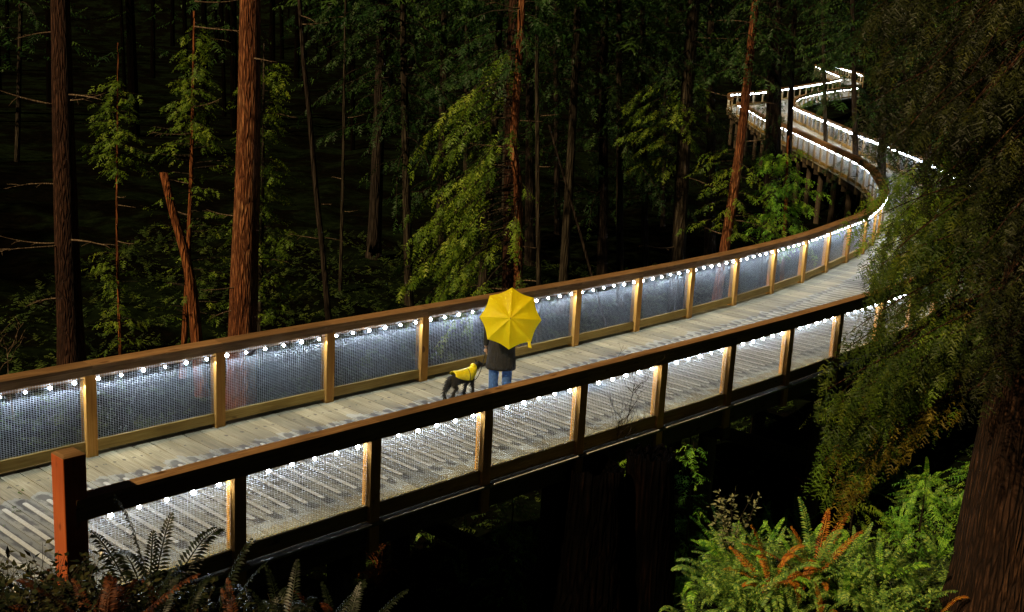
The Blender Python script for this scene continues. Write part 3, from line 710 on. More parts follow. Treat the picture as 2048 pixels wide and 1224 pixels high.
# background conifers
random.seed(77)
bgp = [(30, 60), (748, 42), (815, 36), (880, 46), (930, 62), (1060, 44), (1115, 52), (1205, 42), (1240, 38), (1290, 44), (1325, 56), (1420, 46), (1655, 75), (1715, 60), (1760, 52), (1800, 68), (1850, 48), (1925, 40), (1985, 52), (2030, 44), (1010, 56)]
side = lambda x: 'left' if x < 700 else 'right'
for i, (x, d) in enumerate(bgp):
    lean = random.uniform(-12, 18); w_ = random.uniform(.22, .5)*CAMF/d
    tree('background_conifer', 'tree', 'dark conifer standing deep in the unlit forest beyond the boardwalk', [(x+lean, -20), (x+lean*.5, 250), (x, 480)], d, w_, random.choice([BARKG, BARKD]), seed=100+i, group='dark conifers of the background forest', up=6,
         crown=dict(y=(-260, random.choice([220, 320, 400]) if x > 690 else 60), n=60 if x > 690 else 16, l=3.2*CAMF/d, r=3.2*CAMF/d, cone=.1, droop=.55, size=.5, dens=7, hang=1.5, mat=L_DARK), T=SPRAYS)
    shade_canopy(bpy.data.objects['background_conifer' if i == 0 else 'background_conifer.%03d' % i], 130, 9, 17, 3.6)
# far forest mass: joined trunks and crowns on the far hillside
random.seed(5); b = MB(); pos, xd, upv, sz, ti = [], [], [], [], []
for i in range(150):
    y = random.uniform(70, 230); x = random.uniform(-.62, .66)*y
    LPd = np.hypot(LP.P[:, 0]-x, LP.P[:, 1]-y).min(); 
    if min(LPd, np.hypot(RP.P[:, 0]-x, RP.P[:, 1]-y).min()) < 4 or (abs(x-y*.27) < y*.13 and y < 190): continue
    z = gz(x, y); h = random.uniform(14, 24); r = random.uniform(.15, .4)
    b.tube([(x, y, z-.5), (x+random.uniform(-.5, .5), y, z+h)], [r, r*.4], 7)
    for k in range(60):
        a_ = random.uniform(0, 6.28); t = random.random()**.6; zz = z+2.5+(h-2.5)*t; q = (1-t*.8)*random.uniform(.5, 3.2)
        pos.append((x+math.cos(a_)*q, y+math.sin(a_)*q, zz)); xd.append((math.cos(a_), math.sin(a_), -.5)); upv.append((0.1, 0, 1.)); sz.append(random.uniform(.9, 1.9)); ti.append(random.random())
fr = b.build('far_forest', SHADE_BLACK); tag(fr, 'far wooded hillside of dark conifers closing off the background', 'forest', kind='stuff')
V_, F_, T_ = scatter(SPRAY_LOW, pos, xd, upv, sz, ti); link('foliage', npmesh('foliage', V_, F_, T_), fr, L_DARK)['kind'] = 'stuff'
# unseen forest wall added left of the picture to keep the warm light off the background
random.seed(15)
for i in range(16):
    u = 31+i*2.2+random.uniform(-.8, .8); v = -4+random.uniform(-5, 3)+i*.25
    nvec = np.array([-.68, .73]); dvec = np.array([.73, .68]); p = nvec*u+dvec*(v-12)
    z = gz(p[0], p[1]); base = Vector((p[0], p[1], z-.3)); root = empty('shade_conifer', base)
    tag(root, 'dense tall conifer added outside the left edge of the view to shade the background', 'tree', 'conifers added outside the left edge for shade')
    V, F = trunk_mesh([np.array([0, 0, h]) for h in np.linspace(0, 24, 14)], np.linspace(.35, .08, 14), 10, .05, i); link('trunk', mesh_py('trunk', V, F), root, BARKD)
    pos, xd, upv, sz, ti = [], [], [], [], []
    for k in range(420):
        a_ = random.uniform(0, 6.28); t = random.random()**1.2; zz = 1.0+22.5*t; q = (1-t*.85)*random.uniform(.6, 3.0)
        pos.append((math.cos(a_)*q, math.sin(a_)*q, zz)); xd.append((math.cos(a_), math.sin(a_), -.6)); upv.append((.1, 0, 1.)); sz.append(random.uniform(1., 1.9)); ti.append(random.random())
    V_, F_, T_ = scatter(SPRAY_LOW, pos, xd, upv, sz, ti); link('crown', npmesh('crown', V_, F_, T_), root, L_DARK)

# ------------------------------------------------------------------ right hand cedar in front of the boardwalk
L_SHADE = leaf('shade_olive_cedar_sprays', [(.004, .006, .002), (.012, .018, .004), (.035, .045, .008), (.09, .095, .012)])  # darkened copy of the olive sprays, shade painted into the cedar's dark boughs
L_OCHRE = leaf('ochre_cedar_sprays', [(.06, .04, .006), (.14, .11, .012), (.26, .20, .02), (.38, .30, .03)])
def px_spray_tree():
    random.seed(31); depth = 13.0
    A = [at(x, y, depth) for x, y in ((2078, 600), (2060, 790), (2020, 1000), (1985, 1224))]
    g = gz(A[-1][0], A[-1][1])-.3; k = A[-1][2]-g
    ctrl = [A[0]+np.array([.15, .1, 9]), A[0]+np.array([.05, .05, 4])]+A
    if k > .2: ctrl.append(A[-1]+np.array([-.15, 0, -k]))
    P = catmull(ctrl[::-1], .35); base = P[0].copy(); root = empty('cedar_tree', base)
    tag(root, 'big leaning cedar at the right edge with drooping sprays in front of the boardwalk', 'tree')
    rad = [.43*(1.25-.045*(p[2]-base[2]))*(1+.3*math.exp(-(p[2]-base[2])/.6)) for p in P]
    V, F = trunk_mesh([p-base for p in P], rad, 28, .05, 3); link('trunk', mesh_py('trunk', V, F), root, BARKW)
    # boughs: pixel of the start on the trunk side, the tip, depth at both ends, amount of sprays, tone
    boughs = []
    R_ = random.uniform
    for i in range(64):                       # the dense dark mass up the right side
        y0 = R_(-120, 640); x1 = (R_(1745, 1960) if y0 > 240 else R_(1720, 1960)) if y0 < 420 else R_(1755, 1930)
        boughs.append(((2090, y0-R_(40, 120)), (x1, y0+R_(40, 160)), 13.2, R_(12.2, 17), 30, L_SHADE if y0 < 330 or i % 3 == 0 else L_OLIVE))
    for i in range(12):                       # lower hanging ones over the near railing
        y1 = R_(650, 900); boughs.append(((2060, y1-R_(120, 220)), (R_(1650, 1800), y1), 13., R_(12.6, 14.5), 36, L_OLIVE))
    for i in range(10):
        y1 = R_(760, 990); boughs.append(((1990, y1-R_(180, 260)), (R_(1620, 1760), y1), 13., R_(12.8, 13.6), 34, L_CEDAR if i % 2 else L_OCHRE))
    for i in range(4): boughs.append(((2000, R_(300, 420)), (R_(1715, 1790), R_(400, 530)), 13.2, R_(14, 16), 34, L_CEDAR))
    for i in range(22): y0 = R_(-60, 700); boughs.append(((2120, y0-60), (R_(1930, 2010), y0+R_(20, 120)), 12.0, R_(11.2, 12.2), 40, L_SHADE))
    for i in range(13): y1 = R_(370, 600); boughs.append(((2070, y1-R_(60, 160)), (R_(1715, 1830), y1), 13.2, R_(13, 16), 34, L_OLIVE if i % 3 else L_CEDAR))
    groups = {}
    limbs = MB()
    for (x0, y0), (x1, y1), d0, d1, n, m in boughs:
        a, b_ = at(x0, y0, d0), at(x1, y1, d1); pts = []
        for i in range(9):
            t = i/8; pts.append(a+(b_-a)*t+np.array([0, 0, .9*t*(1-t)*np.linalg.norm(b_-a)*.35]))
        L = np.linalg.norm(b_-a); limbs.tube([p-base for p in pts], [.018*(1-.85*i/8) for i in range(9)], 5, False)
        G = groups.setdefault(m.name, ([], [], [], [], [])); cl = random.random()
        for k in range(int(n*L*1.15)):
            t = R_(.22, 1.03); f = t*8; k0 = min(7, int(f)); p = pts[k0]+(pts[k0+1]-pts[k0])*(f-k0); d = pts[k0+1]-pts[k0]; d /= np.linalg.norm(d)
            sd_ = np.array([-d[1], d[0], 0])*random.choice([-1, 1])*R_(.1, .9)
            G[0].append(p-base+np.array([R_(-.10, .10), R_(-.10, .10), R_(-.28, .04)])); G[1].append(d*R_(.2, .8)+sd_+np.array([0, 0, -R_(.5, 1.8)])); G[2].append((R_(-.6, .6), R_(-1, .2), 1)); G[3].append(R_(.15, .36)); G[4].append(min(1, .35*cl+.75*random.random()**1.8))
    for nm, G in groups.items():
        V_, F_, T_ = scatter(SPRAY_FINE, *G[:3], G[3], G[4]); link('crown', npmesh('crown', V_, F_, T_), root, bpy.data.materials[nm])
    limbs.build('limb', BARKR, root)['kind'] = 'stuff'
px_spray_tree()

# ------------------------------------------------------------------ stumps in the middle
def stump(name, label, px_top, px_bot, depth, w_top, w_bot, m, jag=.12, seed=1, roots=0):
    random.seed(seed); a, b_ = at(*px_top, depth), at(*px_bot, depth); n = 30
    g = gz(b_[0], b_[1])-.3; b2 = b_+(b_-a)/abs((b_-a)[2])*max(0, b_[2]-g)
    root = empty(name, b2); tag(root, label, 'stump'); V, F = [], []; rings = 16
    H = a-b2
    for i in range(rings+1):
        t = i/rings; c = H*t; pxw = w_bot+(w_top-w_bot)*min(1, t*1.02)**.55
        r = pxw/2*depth/CAMF
        for k in range(n):
            an = 2*PI*k/n; rr = r*(1+.07*math.sin(3*an+seed)+.03*math.sin(8*an+1+t*2)+.05*random.uniform(-1, 1)+(roots*.5*max(0, math.sin(4*an+seed))**2*(1-t)**3))
            zz = random.uniform(-jag, jag)*.4 if i == rings else 0
            V.append((c[0]+rr*math.cos(an), c[1]+rr*math.sin(an), c[2]+zz))
    for i in range(rings):
        for k in range(n): F.append((i*n+k, i*n+(k+1) % n, (i+1)*n+(k+1) % n, (i+1)*n+k))
    nn = len(V); V.append((H[0], H[1], H[2]-.5)); F += [(rings*n+k, rings*n+(k+1) % n, nn) for k in range(n)]
    link('trunk', mesh_py('trunk', V, F), root, m); return root
stump('tree_stump', 'huge shade-blackened stump with a reddish flaring left edge in front of the boardwalk', (1190, 930), (1165, 1210), 14.6, 120, 270, SHADE_BLACK, seed=3, roots=.6)
stump('tree_stump', 'tall black stump with a straight right edge beside the green ferns', (1305, 905), (1303, 1210), 14.8, 100, 112, SHADE_BLACK, seed=5)

# ------------------------------------------------------------------ ferns and shrubs
def fern_frond_mesh(seed, n=22, droop=.7, wid=.16, curl=0):
    random.seed(seed); V, F = [], []
    def P(t): return np.array([t*math.cos(droop*t*.9), 0, math.sin(.9)*t-(droop*.75)*t*t+.0])
    prev = None
    for i in range(n):
        t = .12+.88*i/n; p = P(t); q = P(t+.02); d = (q-p)/np.linalg.norm(q-p)
        l = wid*math.sin(min(1, (t-.08)*2.2)*PI/2)*(1-t)**.55+.008; h = .26/n
        for s in (-1, 1):
            tip = p+d*l*.35+np.array([0, s*l, -.18*l+random.uniform(-.012, .012)])
            mid = (p+tip)/2+np.array([0, 0, .012]); k = len(V); V += [p-d*h*.8, mid-d*h*1.3, tip, mid+d*h*1.3]; F.append((k, k+1, k+2, k+3))
    # rachis
    w_ = .006
    for i in range(10):
        a, b_ = P(i/10), P((i+1)/10); k = len(V); V += [a+np.array([0, -w_, .002]), a+np.array([0, w_, .002]), b_+np.array([0, w_*.7, .002]), b_+np.array([0, -w_*.7, .002])]; F.append((k, k+1, k+2, k+3))
    me = npmesh('frond', np.array(V), np.array(F), np.repeat(rng.uniform(0, 1, len(V)//4+1), 4)[:len(V)]); return me
FROND = {}
def fronds_of(m):
    if m.name not in FROND:
        l = [fern_frond_mesh(s, 30, dr, wd) for s, dr, wd in ((1, .5, .11), (2, .8, .13), (3, 1.05, .10), (4, 1.3, .11))]
        for me in l: me.materials.append(m)
        FROND[m.name] = l
    return FROND[m.name]
def fern(x, y, z, size, n, mats, label, seed, group=None, tilt=(.2, .9), az=None):
    random.seed(seed); root = empty('fern', (x, y, z)); tag(root, label, 'fern', group)
    for i in range(n):
        m = random.choice(mats); me = random.choice(fronds_of(m)); o = link('frond', me, root)
        a_ = 2*PI*i/n+random.uniform(-.3, .3) if az is None else random.gauss(az, .6)
        s = size*random.uniform(.7, 1.15); o.scale = (s, s*random.uniform(.8, 1.1), s); o.rotation_euler = (random.uniform(-.25, .25), -random.uniform(*tilt), a_)
    return root
def gpt(px, py):
    """where the sight line of that pixel meets the ground"""
    D = ray(px, py); o = np.array([0, 0, CAMH])
    for t in np.arange(3, 80, .04):
        p = o+D*t
        if p[2] < ground(p[0], p[1]): return p
    return o+D*20
# the lit slope at the lower right
lit = [(1400, 1150, 1.0, [L_FERN], 'fern'), (1455, 1205, .9, [L_FERN], 'f'), (1540, 1190, 1.2, [L_RUST, L_RUST, L_FERN], 'r'), (1625, 1170, 1.15, [L_RUST, L_FERN], 'r'), (1580, 1240, .8, [L_FERN], 'f'), (1690, 1215, .95, [L_FERN, L_GREEN], 'f'), (1760, 1170, 1.0, [L_FERN, L_GREEN], 'f'), (1830, 1210, 1.0, [L_FERN], 'f'), (1700, 1120, .9, [L_GREEN], 'f'),
       (1870, 1130, 1.0, [L_GREEN, L_FERN], 'f'), (1800, 1080, 1.0, [L_GREEN], 'f'), (1900, 1030, 1.1, [L_GREEN, L_FERN], 'f'), (1850, 980, 1.0, [L_GREEN], 'f'), (1640, 1250, .8, [L_FERN, L_RUST], 'r'), (1500, 1260, .9, [L_FERN], 'f'), (1380, 1250, .9, [L_FERN], 'f'), (1920, 1200, .9, [L_FERN], 'f'), (1750, 1270, .9, [L_FERN], 'f'), (1860, 1270, .9, [L_FERN, L_RUST], 'r'), (1440, 1110, .8, [L_FERN], 'f')]
where = ['beside the tall black stump', 'in front of the fern by the stump', 'with tall rusty orange fronds, left one', 'with an upright rusty frond, right of the other rusty fern', 'small and green below the rusty ferns', 'green, halfway between the rusty ferns and the cedar', 'bright, near the bottom in front of the cedar trunk', 'green and dense left of the cedar trunk base', 'bright yellow green behind the rusty fern', 'bright green close to the cedar trunk',
         'bright green in the middle of the lit slope', 'topmost bright fern beside the cedar trunk', 'bright green under the hanging cedar boughs', 'with a few rusty fronds at the bottom edge', 'at the bottom edge below the left rusty fern', 'at the bottom edge beside the black stump', 'at the foot of the cedar trunk', 'at the bottom edge in front of the slope', 'with reddish fronds at the bottom right', 'behind the fern by the stump']
for i, ((x, y, s, ms, _), wh) in enumerate(zip(lit, where)):
    p = gpt(x, y); fern(p[0], p[1], gz(p[0], p[1])-.03, s*.85, 17, ms, 'sword fern '+wh, 200+i, tilt=(.05, .8))
random.seed(404)
for i in range(30):
    px_ = random.uniform(1375, 1930); py_ = random.uniform(1060, 1235) if px_ < 1620 else random.uniform(960, 1235)
    p = gpt(px_, py_); ms = random.choices([[L_FERN], [L_GREEN, L_FERN], [L_FERN, L_FERN, L_RUST]], [5, 3, 1])[0]
    fern(p[0], p[1], gz(p[0], p[1])-.03, random.uniform(.6, .9), 14, ms, 'green sword fern in the dense lit clump between the black stump and the cedar', 600+i, group='sword ferns of the lit slope', tilt=(.0, .8))
for i in range(14):
    p = at(random.uniform(1385, 1640), 1050, random.uniform(14.2, 16.0))
    fern(p[0], p[1], gz(p[0], p[1])-.03, random.uniform(.8, 1.05), 13, [L_FERN, L_GREEN], 'green sword fern at the back of the lit clump, towards the boardwalk', 700+i, group='sword ferns at the back of the lit slope', tilt=(.0, .7))
def leafy(name, label, cat, pts, n, spread, lsize, m, stemm, seed, height, up=(.3, 1)):
    """a shrub of stems with oval leaves; pts is the base"""
    random.seed(seed); root = empty(name, pts); tag(root, label, cat); b = MB(); V, F, T_ = [], [], []
    for i in range(n):
        a_ = random.uniform(0, 2*PI); L = height*random.uniform(.6, 1.1); sp = spread*random.uniform(.3, 1)
        P = [np.array([math.cos(a_)*sp*t**1.3+.03*math.sin(9*t+i), math.sin(a_)*sp*t**1.3, L*t-.15*L*t*t]) for t in np.linspace(0, 1, 6)]
        b.tube(P, [.006*(1-.7*t) for t in np.linspace(0, 1, 6)], 4, False)
        for k in range(int(9+L*9)):
            t = random.uniform(.3, 1.0); f = t*5; k0 = min(4, int(f)); p = P[k0]+(P[k0+1]-P[k0])*(f-k0)
            d = np.array([random.gauss(0, 1), random.gauss(0, 1), random.gauss(.1, .5)]); d /= np.linalg.norm(d); s = lsize*random.uniform(.6, 1.2)
            sd_ = np.cross(d, [random.uniform(-.4, .4), random.uniform(-.4, .4), 1]); sd_ /= np.linalg.norm(sd_)+1e-6; nn = np.cross(sd_, d)
            c = p+d*s*.25; n0 = len(V)
            V += [c, c+d*s*.35+sd_*s*.27+nn*s*.05, c+d*s, c+d*s*.35-sd_*s*.27+nn*s*.05]; F += [(n0, n0+1, n0+2), (n0, n0+2, n0+3)]; T_ += [random.random()]*4
    b.build('stem', stemm, root)['kind'] = 'stuff'
    o = link('foliage', npmesh('foliage', np.array(V), np.array(F), T_), root, m); o['kind'] = 'stuff'; return root
p = at(1458, 1080, 14.3); leafy('leafy_shrub', 'pale leaved shrub standing alone above the ferns right of the black stump', 'shrub', (p[0], p[1], gz(p[0], p[1])), 16, .42, .075, L_PALE, BARKG, 41, 1.35)
for i, (x, y, h, n, lab) in enumerate([(1390, 1190, .6, 18, 'small leaved shrub between the black stump and the first fern'), (1720, 1190, .5, 22, 'low green shrub in the middle of the lit slope'), (1800, 1240, .5, 22, 'low green shrub in front of the cedar trunk'), (1850, 1100, .7, 22, 'green shrub behind the ferns near the cedar trunk')]):
    p = gpt(x, y); leafy('leafy_shrub', lab, 'shrub', (p[0], p[1], gz(p[0], p[1])), n, .5, .055, L_FERN, BARKG, 50+i, h)
# feathery bright young cedars on the lit slope
def sapling(label, px, py, h, spread, n, m, seed, size=.3):
    random.seed(seed); p = gpt(px, py); z = gz(p[0], p[1]); root = empty('cedar_sapling', (p[0], p[1], z)); tag(root, label, 'sapling')
    b = MB(); b.tube([(0, 0, -.05), (.03, .02, h*.6), (0, 0, h)], [.02, .014, .005], 6); b.build('stem', BARKG, root)
    pos, xd, upv, sz, ti = [], [], [], [], []
    for i in range(n):
        t = random.uniform(.08, 1); a_ = random.uniform(0, 2*PI); r = spread*(1.05-t*.8)*random.uniform(.1, 1)
        pos.append((math.cos(a_)*r, math.sin(a_)*r, h*t-.1*r)); xd.append((math.cos(a_), math.sin(a_), -random.uniform(.1, .8))); upv.append((random.uniform(-.4, .4), random.uniform(-.4, .4), 1)); sz.append(size*random.uniform(.6, 1.2)); ti.append(random.random())
    V_, F_, T_ = scatter(SPRAY_FINE, pos, xd, upv, sz, ti); link('crown', npmesh('crown', V_, F_, T_), root, m)
sapling('bright feathery cedar sapling left of the big cedar trunk', 1830, 1110, 1.5, .8, 190, L_GREEN, 61)
sapling('feathery yellow green sapling under the hanging boughs', 1700, 1060, 1.3, .7, 130, L_CEDAR, 62)
sapling('bright green sapling half hidden behind the cedar trunk', 1925, 1090, 1.6, .7, 150, L_GREEN, 63)
sapling('small bright sapling seen under the boardwalk left of the flared stump', 1020, 1075, .8, .5, 60, L_GREEN, 64)
sapling('green sapling seen under the boardwalk between the stumps', 1255, 960, .9, .5, 50, L_GREEN, 65)
sapling('green sapling under the boardwalk right of the tall black stump', 1372, 960, 1.3, .6, 80, L_GREEN, 66)
def tall(label, px_, dpt, h, spread, n, m, seed, size=.3):
    q = at(px_, 1100, dpt); global gpt; old = gpt; gpt = lambda a, b: q; sapling(label, 0, 0, h, spread, n, m, seed, size); gpt = old
tall('bright leafy sapling rising left of the flared stump', 1015, 14.2, 2.25, .55, 120, L_GREEN, 71, .24)
tall('slim green sapling standing right behind the tall black stump', 1368, 15.2, 2.9, .4, 110, L_GREEN, 72, .22)
sapling('dim sapling in the dark behind the pale leaved shrub', 1500, 880, 1.2, .8, 80, L_DARK, 67)
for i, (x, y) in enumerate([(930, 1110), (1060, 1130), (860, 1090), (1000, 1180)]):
    p = gpt(x, y); fern(p[0], p[1], gz(p[0], p[1])-.03, .8, 13, [L_FERND, L_FERN], 'dim sword fern under the boardwalk, '+['left of the cross brace', 'against the flared stump', 'farthest left', 'in front of the flared stump'][i], 300+i)

# foreground undergrowth with shade painted into its leaf colours, lower left brow
def ridge(px, y): x = (px-1024)/CAMF*(y+.9); return x, y, gz(x, y)-.04
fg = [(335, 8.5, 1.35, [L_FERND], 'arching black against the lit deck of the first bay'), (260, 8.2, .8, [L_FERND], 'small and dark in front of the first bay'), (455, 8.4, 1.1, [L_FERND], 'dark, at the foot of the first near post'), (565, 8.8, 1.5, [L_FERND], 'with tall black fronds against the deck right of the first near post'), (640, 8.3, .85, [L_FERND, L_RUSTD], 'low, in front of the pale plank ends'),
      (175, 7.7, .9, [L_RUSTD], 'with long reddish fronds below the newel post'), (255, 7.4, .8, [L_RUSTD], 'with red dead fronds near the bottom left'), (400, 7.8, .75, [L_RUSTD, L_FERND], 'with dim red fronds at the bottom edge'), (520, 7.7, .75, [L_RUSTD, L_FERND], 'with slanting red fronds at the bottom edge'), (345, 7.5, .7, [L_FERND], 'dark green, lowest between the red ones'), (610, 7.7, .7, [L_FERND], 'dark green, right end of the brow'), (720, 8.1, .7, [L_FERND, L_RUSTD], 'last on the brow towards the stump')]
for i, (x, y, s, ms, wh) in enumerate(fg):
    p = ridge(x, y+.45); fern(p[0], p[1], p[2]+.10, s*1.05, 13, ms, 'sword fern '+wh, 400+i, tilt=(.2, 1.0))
low = [(760, 1180, .9, [L_RUSTD, L_RUST], 'with glowing rusty stalks under the boardwalk'), (850, 1210, .9, [L_FERND], 'dark and low left of the flared stump'), (690, 1200, .9, [L_FERND], 'dark and low below the rusty stalks'), (800, 1130, .9, [L_FERND], 'half hidden behind the rusty stalks'), (930, 1215, .9, [L_FERND, L_FERN], 'dim green at the bottom edge near the flared stump')]
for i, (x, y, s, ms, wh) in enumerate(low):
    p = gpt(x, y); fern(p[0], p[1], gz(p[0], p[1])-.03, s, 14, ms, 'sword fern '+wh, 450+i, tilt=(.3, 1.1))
shr = [(10, 8.0, .62, 'at the left edge of the picture'), (70, 8.2, .58, 'in front of the deck boards left of the newel'), (120, 8.0, .66, 'covering the foot of the newel post'), (165, 8.3, .6, 'just right of the newel foot'), (215, 8.0, .6, 'below the start of the near railing'), (290, 8.0, .55, 'among the ferns under the first bay'), (40, 7.5, .5, 'in the black corner, nearest the left edge'), (110, 7.4, .5, 'low in the black corner under the newel'), (330, 8.1, .5, 'right of the red fronds'), (410, 8.3, .48, 'below the first near post'), (490, 8.1, .45, 'right of the first near post'), (580, 8.0, .45, 'dark and low between two ferns'), (-30, 8.3, .7, 'half outside the left edge')]
for i, (x, y, h, lab) in enumerate(shr):
    leafy('salal_shrub', 'glossy shrub with shade-darkened leaves '+lab, 'shrub', ridge(x, y+.4), 52, .45, .075, L_SALAL, BARKG, 80+i, h*1.5)
# reddish twigs
def twigs(name, label, px, py, h, n, m, seed, spread=.6, fine=2, depth=None):
    random.seed(seed); p = gpt(px, py) if depth is None else at(px, py, depth); root = empty(name, (p[0], p[1], gz(p[0], p[1])-.05)); tag(root, label, 'shrub')
    h0 = h+(0 if depth is None else p[2]-gz(p[0], p[1]))
    for i in range(n):
        b = MB(); a_ = random.uniform(0, 2*PI); sp = spread*random.uniform(.2, 1); hh = h0*random.uniform(.65, 1)
        P = [np.array([math.cos(a_)*sp*t**2+.02*math.sin(7*t+i), math.sin(a_)*sp*t**2, hh*t]) for t in np.linspace(0, 1, 8)]; b.tube(P, [.014*(1-.75*t) for t in np.linspace(0, 1, 8)], 5)
        def br(P0, lvl, L, r, pz):
            for _ in range(3 if lvl else 4):
                k = random.uniform(pz, 1)*(len(P0)-1); k0 = min(len(P0)-2, int(k)); p_ = P0[k0]+(P0[k0+1]-P0[k0])*(k-k0); a2 = random.uniform(0, 6.28)
                Q = [p_+np.array([math.cos(a2), math.sin(a2), random.uniform(.6, 1.6)])*L*t for t in (0, .33, .66, 1)]; Q[2] += np.array([.01, .01, .02]); b.tube(Q, [r, r*.8, r*.6, r*.3], 3, False)
                if lvl < fine: br(Q, lvl+1, L*.55, r*.6, .2)
        br(P, 0, .30, .0065, .45 if depth is None else 1-h/h0)
        b.build('branch', m, root)
    return root
twigs('bare_shrub', 'leafless twiggy shrub rising in front of the near railing right of the umbrella', 1228, 850, .95, 5, BARKD, 91, .35, 2, 15.3)
twigs('bare_shrub', 'rusty bare twigs spreading below the pale trim strip', 760, 1150, .75, 7, BARKO, 92, .5, 1)
twigs('bare_shrub', 'pinkish bare twigs left of the cross brace', 870, 1110, .8, 6, DEADM, 93, .5, 1)
twigs('bare_shrub', 'thin bare twig in the dark behind the far railing at the left edge', 20, 720, .3, 2, DEADM, 94, .8, 1, 17.5)

L_COVER = leaf('ground_cover_leaves', [(.010, .018, .006), (.03, .06, .015), (.06, .11, .02), (.12, .16, .03)])
# ground cover: small leaves over the forest floor
random.seed(9); N = 16000
gx_ = rng.uniform(-14, 22, N); gy_ = rng.uniform(9, 45, N); gx_[:5000] = rng.uniform(1.8, 8.5, 5000); gy_[:5000] = rng.uniform(10.5, 19, 5000); gz_ = ground(gx_, gy_)
pos = np.stack([gx_, gy_, gz_+.05], 1); a_ = rng.uniform(0, 2*PI, N); xd = np.stack([np.cos(a_), np.sin(a_), rng.uniform(.1, .9, N)], 1); upv = np.stack([rng.uniform(-.4, .4, N), rng.uniform(-.4, .4, N), np.ones(N)], 1)
V_, F_, T_ = scatter(SPRAY_LOW, pos, xd, upv, rng.uniform(.2, .5, N), rng.uniform(0, 1, N))
tag(link('ground_cover', npmesh('ground_cover', V_, F_, T_), None, L_COVER), 'low dark ferny ground cover over the forest floor', 'ground cover', kind='stuff')

# ------------------------------------------------------------------ people and animals
def skin(name, verts, edges, rads, m, parent=None, sub=2, root=0):
    me = bpy.data.meshes.new(name); me.from_pydata([tuple(v) for v in verts], edges, []); o = bpy.data.objects.new(name, me); COL.objects.link(o)
    md = o.modifiers.new('skin', 'SKIN'); md.use_smooth_shade = True
    for i, r in enumerate(rads):
        r = r if hasattr(r, '__len__') else (r, r); me.skin_vertices[0].data[i].radius = r; me.skin_vertices[0].data[i].use_root = (i == root)
    s = o.modifiers.new('sub', 'SUBSURF'); s.levels = sub; s.render_levels = sub
    dg = bpy.context.evaluated_depsgraph_get(); dg.update(); em = bpy.data.meshes.new_from_object(o.evaluated_get(dg)); em.name = name
    bpy.data.objects.remove(o); n = link(name, em, parent, m)
    em.materials.clear(); em.materials.append(m); return n
def chain(pts, rads, verts, edges, R, start=None):
    k = len(verts); prev = start
    for p, r in zip(pts, rads):
        verts.append(p); R.append(r)
        if prev is not None: edges.append((prev, len(verts)-1))
        prev = len(verts)-1
    return prev
SKINM = simple('skin', (.42, .26, .18), .55); JEANS = simple('blue_denim', (.05, .13, .36), .8, nz=40); COAT = simple('charcoal_coat', (.017, .018, .020), .85, nz=30)
for _m, _s in ((COAT, 14), (JEANS, 22)):
    _t = _m.node_tree; _b = _t.nodes['Principled BSDF']; bump(_t, _b, noise(_t, mapping(_t, objn(_t), (_s, _s, _s*.35)), 1., 4, .6, 1.5), .9, .05)
HAIRM = simple('dark_hair', (.02, .015, .01), .6); BOOT = simple('dark_boots', (.015, .014, .013), .5); FURM = simple('black_fur', (.006, .006, .006), .75, nz=60)
YEL, _t, _b = mat('yellow_umbrella_cloth', .5, .3); _b.inputs['Base Color'].default_value = (.88, .64, .006, 1)
_tr = _t.nodes.new('ShaderNodeBsdfTranslucent'); _tr.inputs[0].default_value = (1, .90, .008, 1); _ms = _t.nodes.new('ShaderNodeMixShader'); _ms.inputs[0].default_value = .45; _o = objn(_t); _n1 = noise(_t, mapping(_t, _o, (9, 9, 9)), 1., 3, .5, 1.); bump(_t, _b, _n1, .5, .03); _c = ramp(_t, mth(_t, 'ADD', mth(_t, 'MULTIPLY', rnd(_t), .6), mth(_t, 'MULTIPLY', _n1, .4)), [(.96, .70, .004), (1.0, .84, .006), (.94, .95, .012)]); _t.links.new(_c, _b.inputs['Base Color'])
_t.links.new(_b.outputs[0], _ms.inputs[1]); _t.links.new(_tr.outputs[0], _ms.inputs[2]); _t.links.new(_ms.outputs[0], _t.nodes['Material Output'].inputs[0])
RAINY = simple('yellow_raincoat', (.75, .62, .01), .45, nz=15)
STEEL = simple('umbrella_steel', (.25, .25, .25), .4, .8)

feet = onz(998, 800, 0.003); fx, fy = feet[0], feet[1]
pr = empty('person', (fx, fy, .002), 0); tag(pr, 'person seen from behind in a dark coat and blue jeans under a yellow umbrella', 'person')
# figure faces +Y (away from the camera)
v, e, R = [], [], []
pel = chain([(0, 0, .86)], [(.135, .10)], v, e, R)
chest = chain([(0, 0, 1.0), (0, .0, 1.15), (0, .0, 1.28), (0, .005, 1.36)], [(.12, .09), (.14, .10), (.135, .09), (.06, .055)], v, e, R, pel)
neck = chest; head = chain([(0, .01, 1.42), (0, .025, 1.50), (0, .03, 1.57), (0, .03, 1.62)], [.048, .075, .085, .06], v, e, R, neck)
for s in (-1, 1):
    foot = chain([(s*.09, 0, .78), (s*.10, .01, .48), (s*.10, -.01 if s < 0 else .02, .10)], [.082, .058, .042], v, e, R, pel)
    chain([(s*.105, .07+(0 if s < 0 else .03), .045), (s*.11, .15+(0 if s < 0 else .03), .035)], [.042, .030], v, e, R, foot)
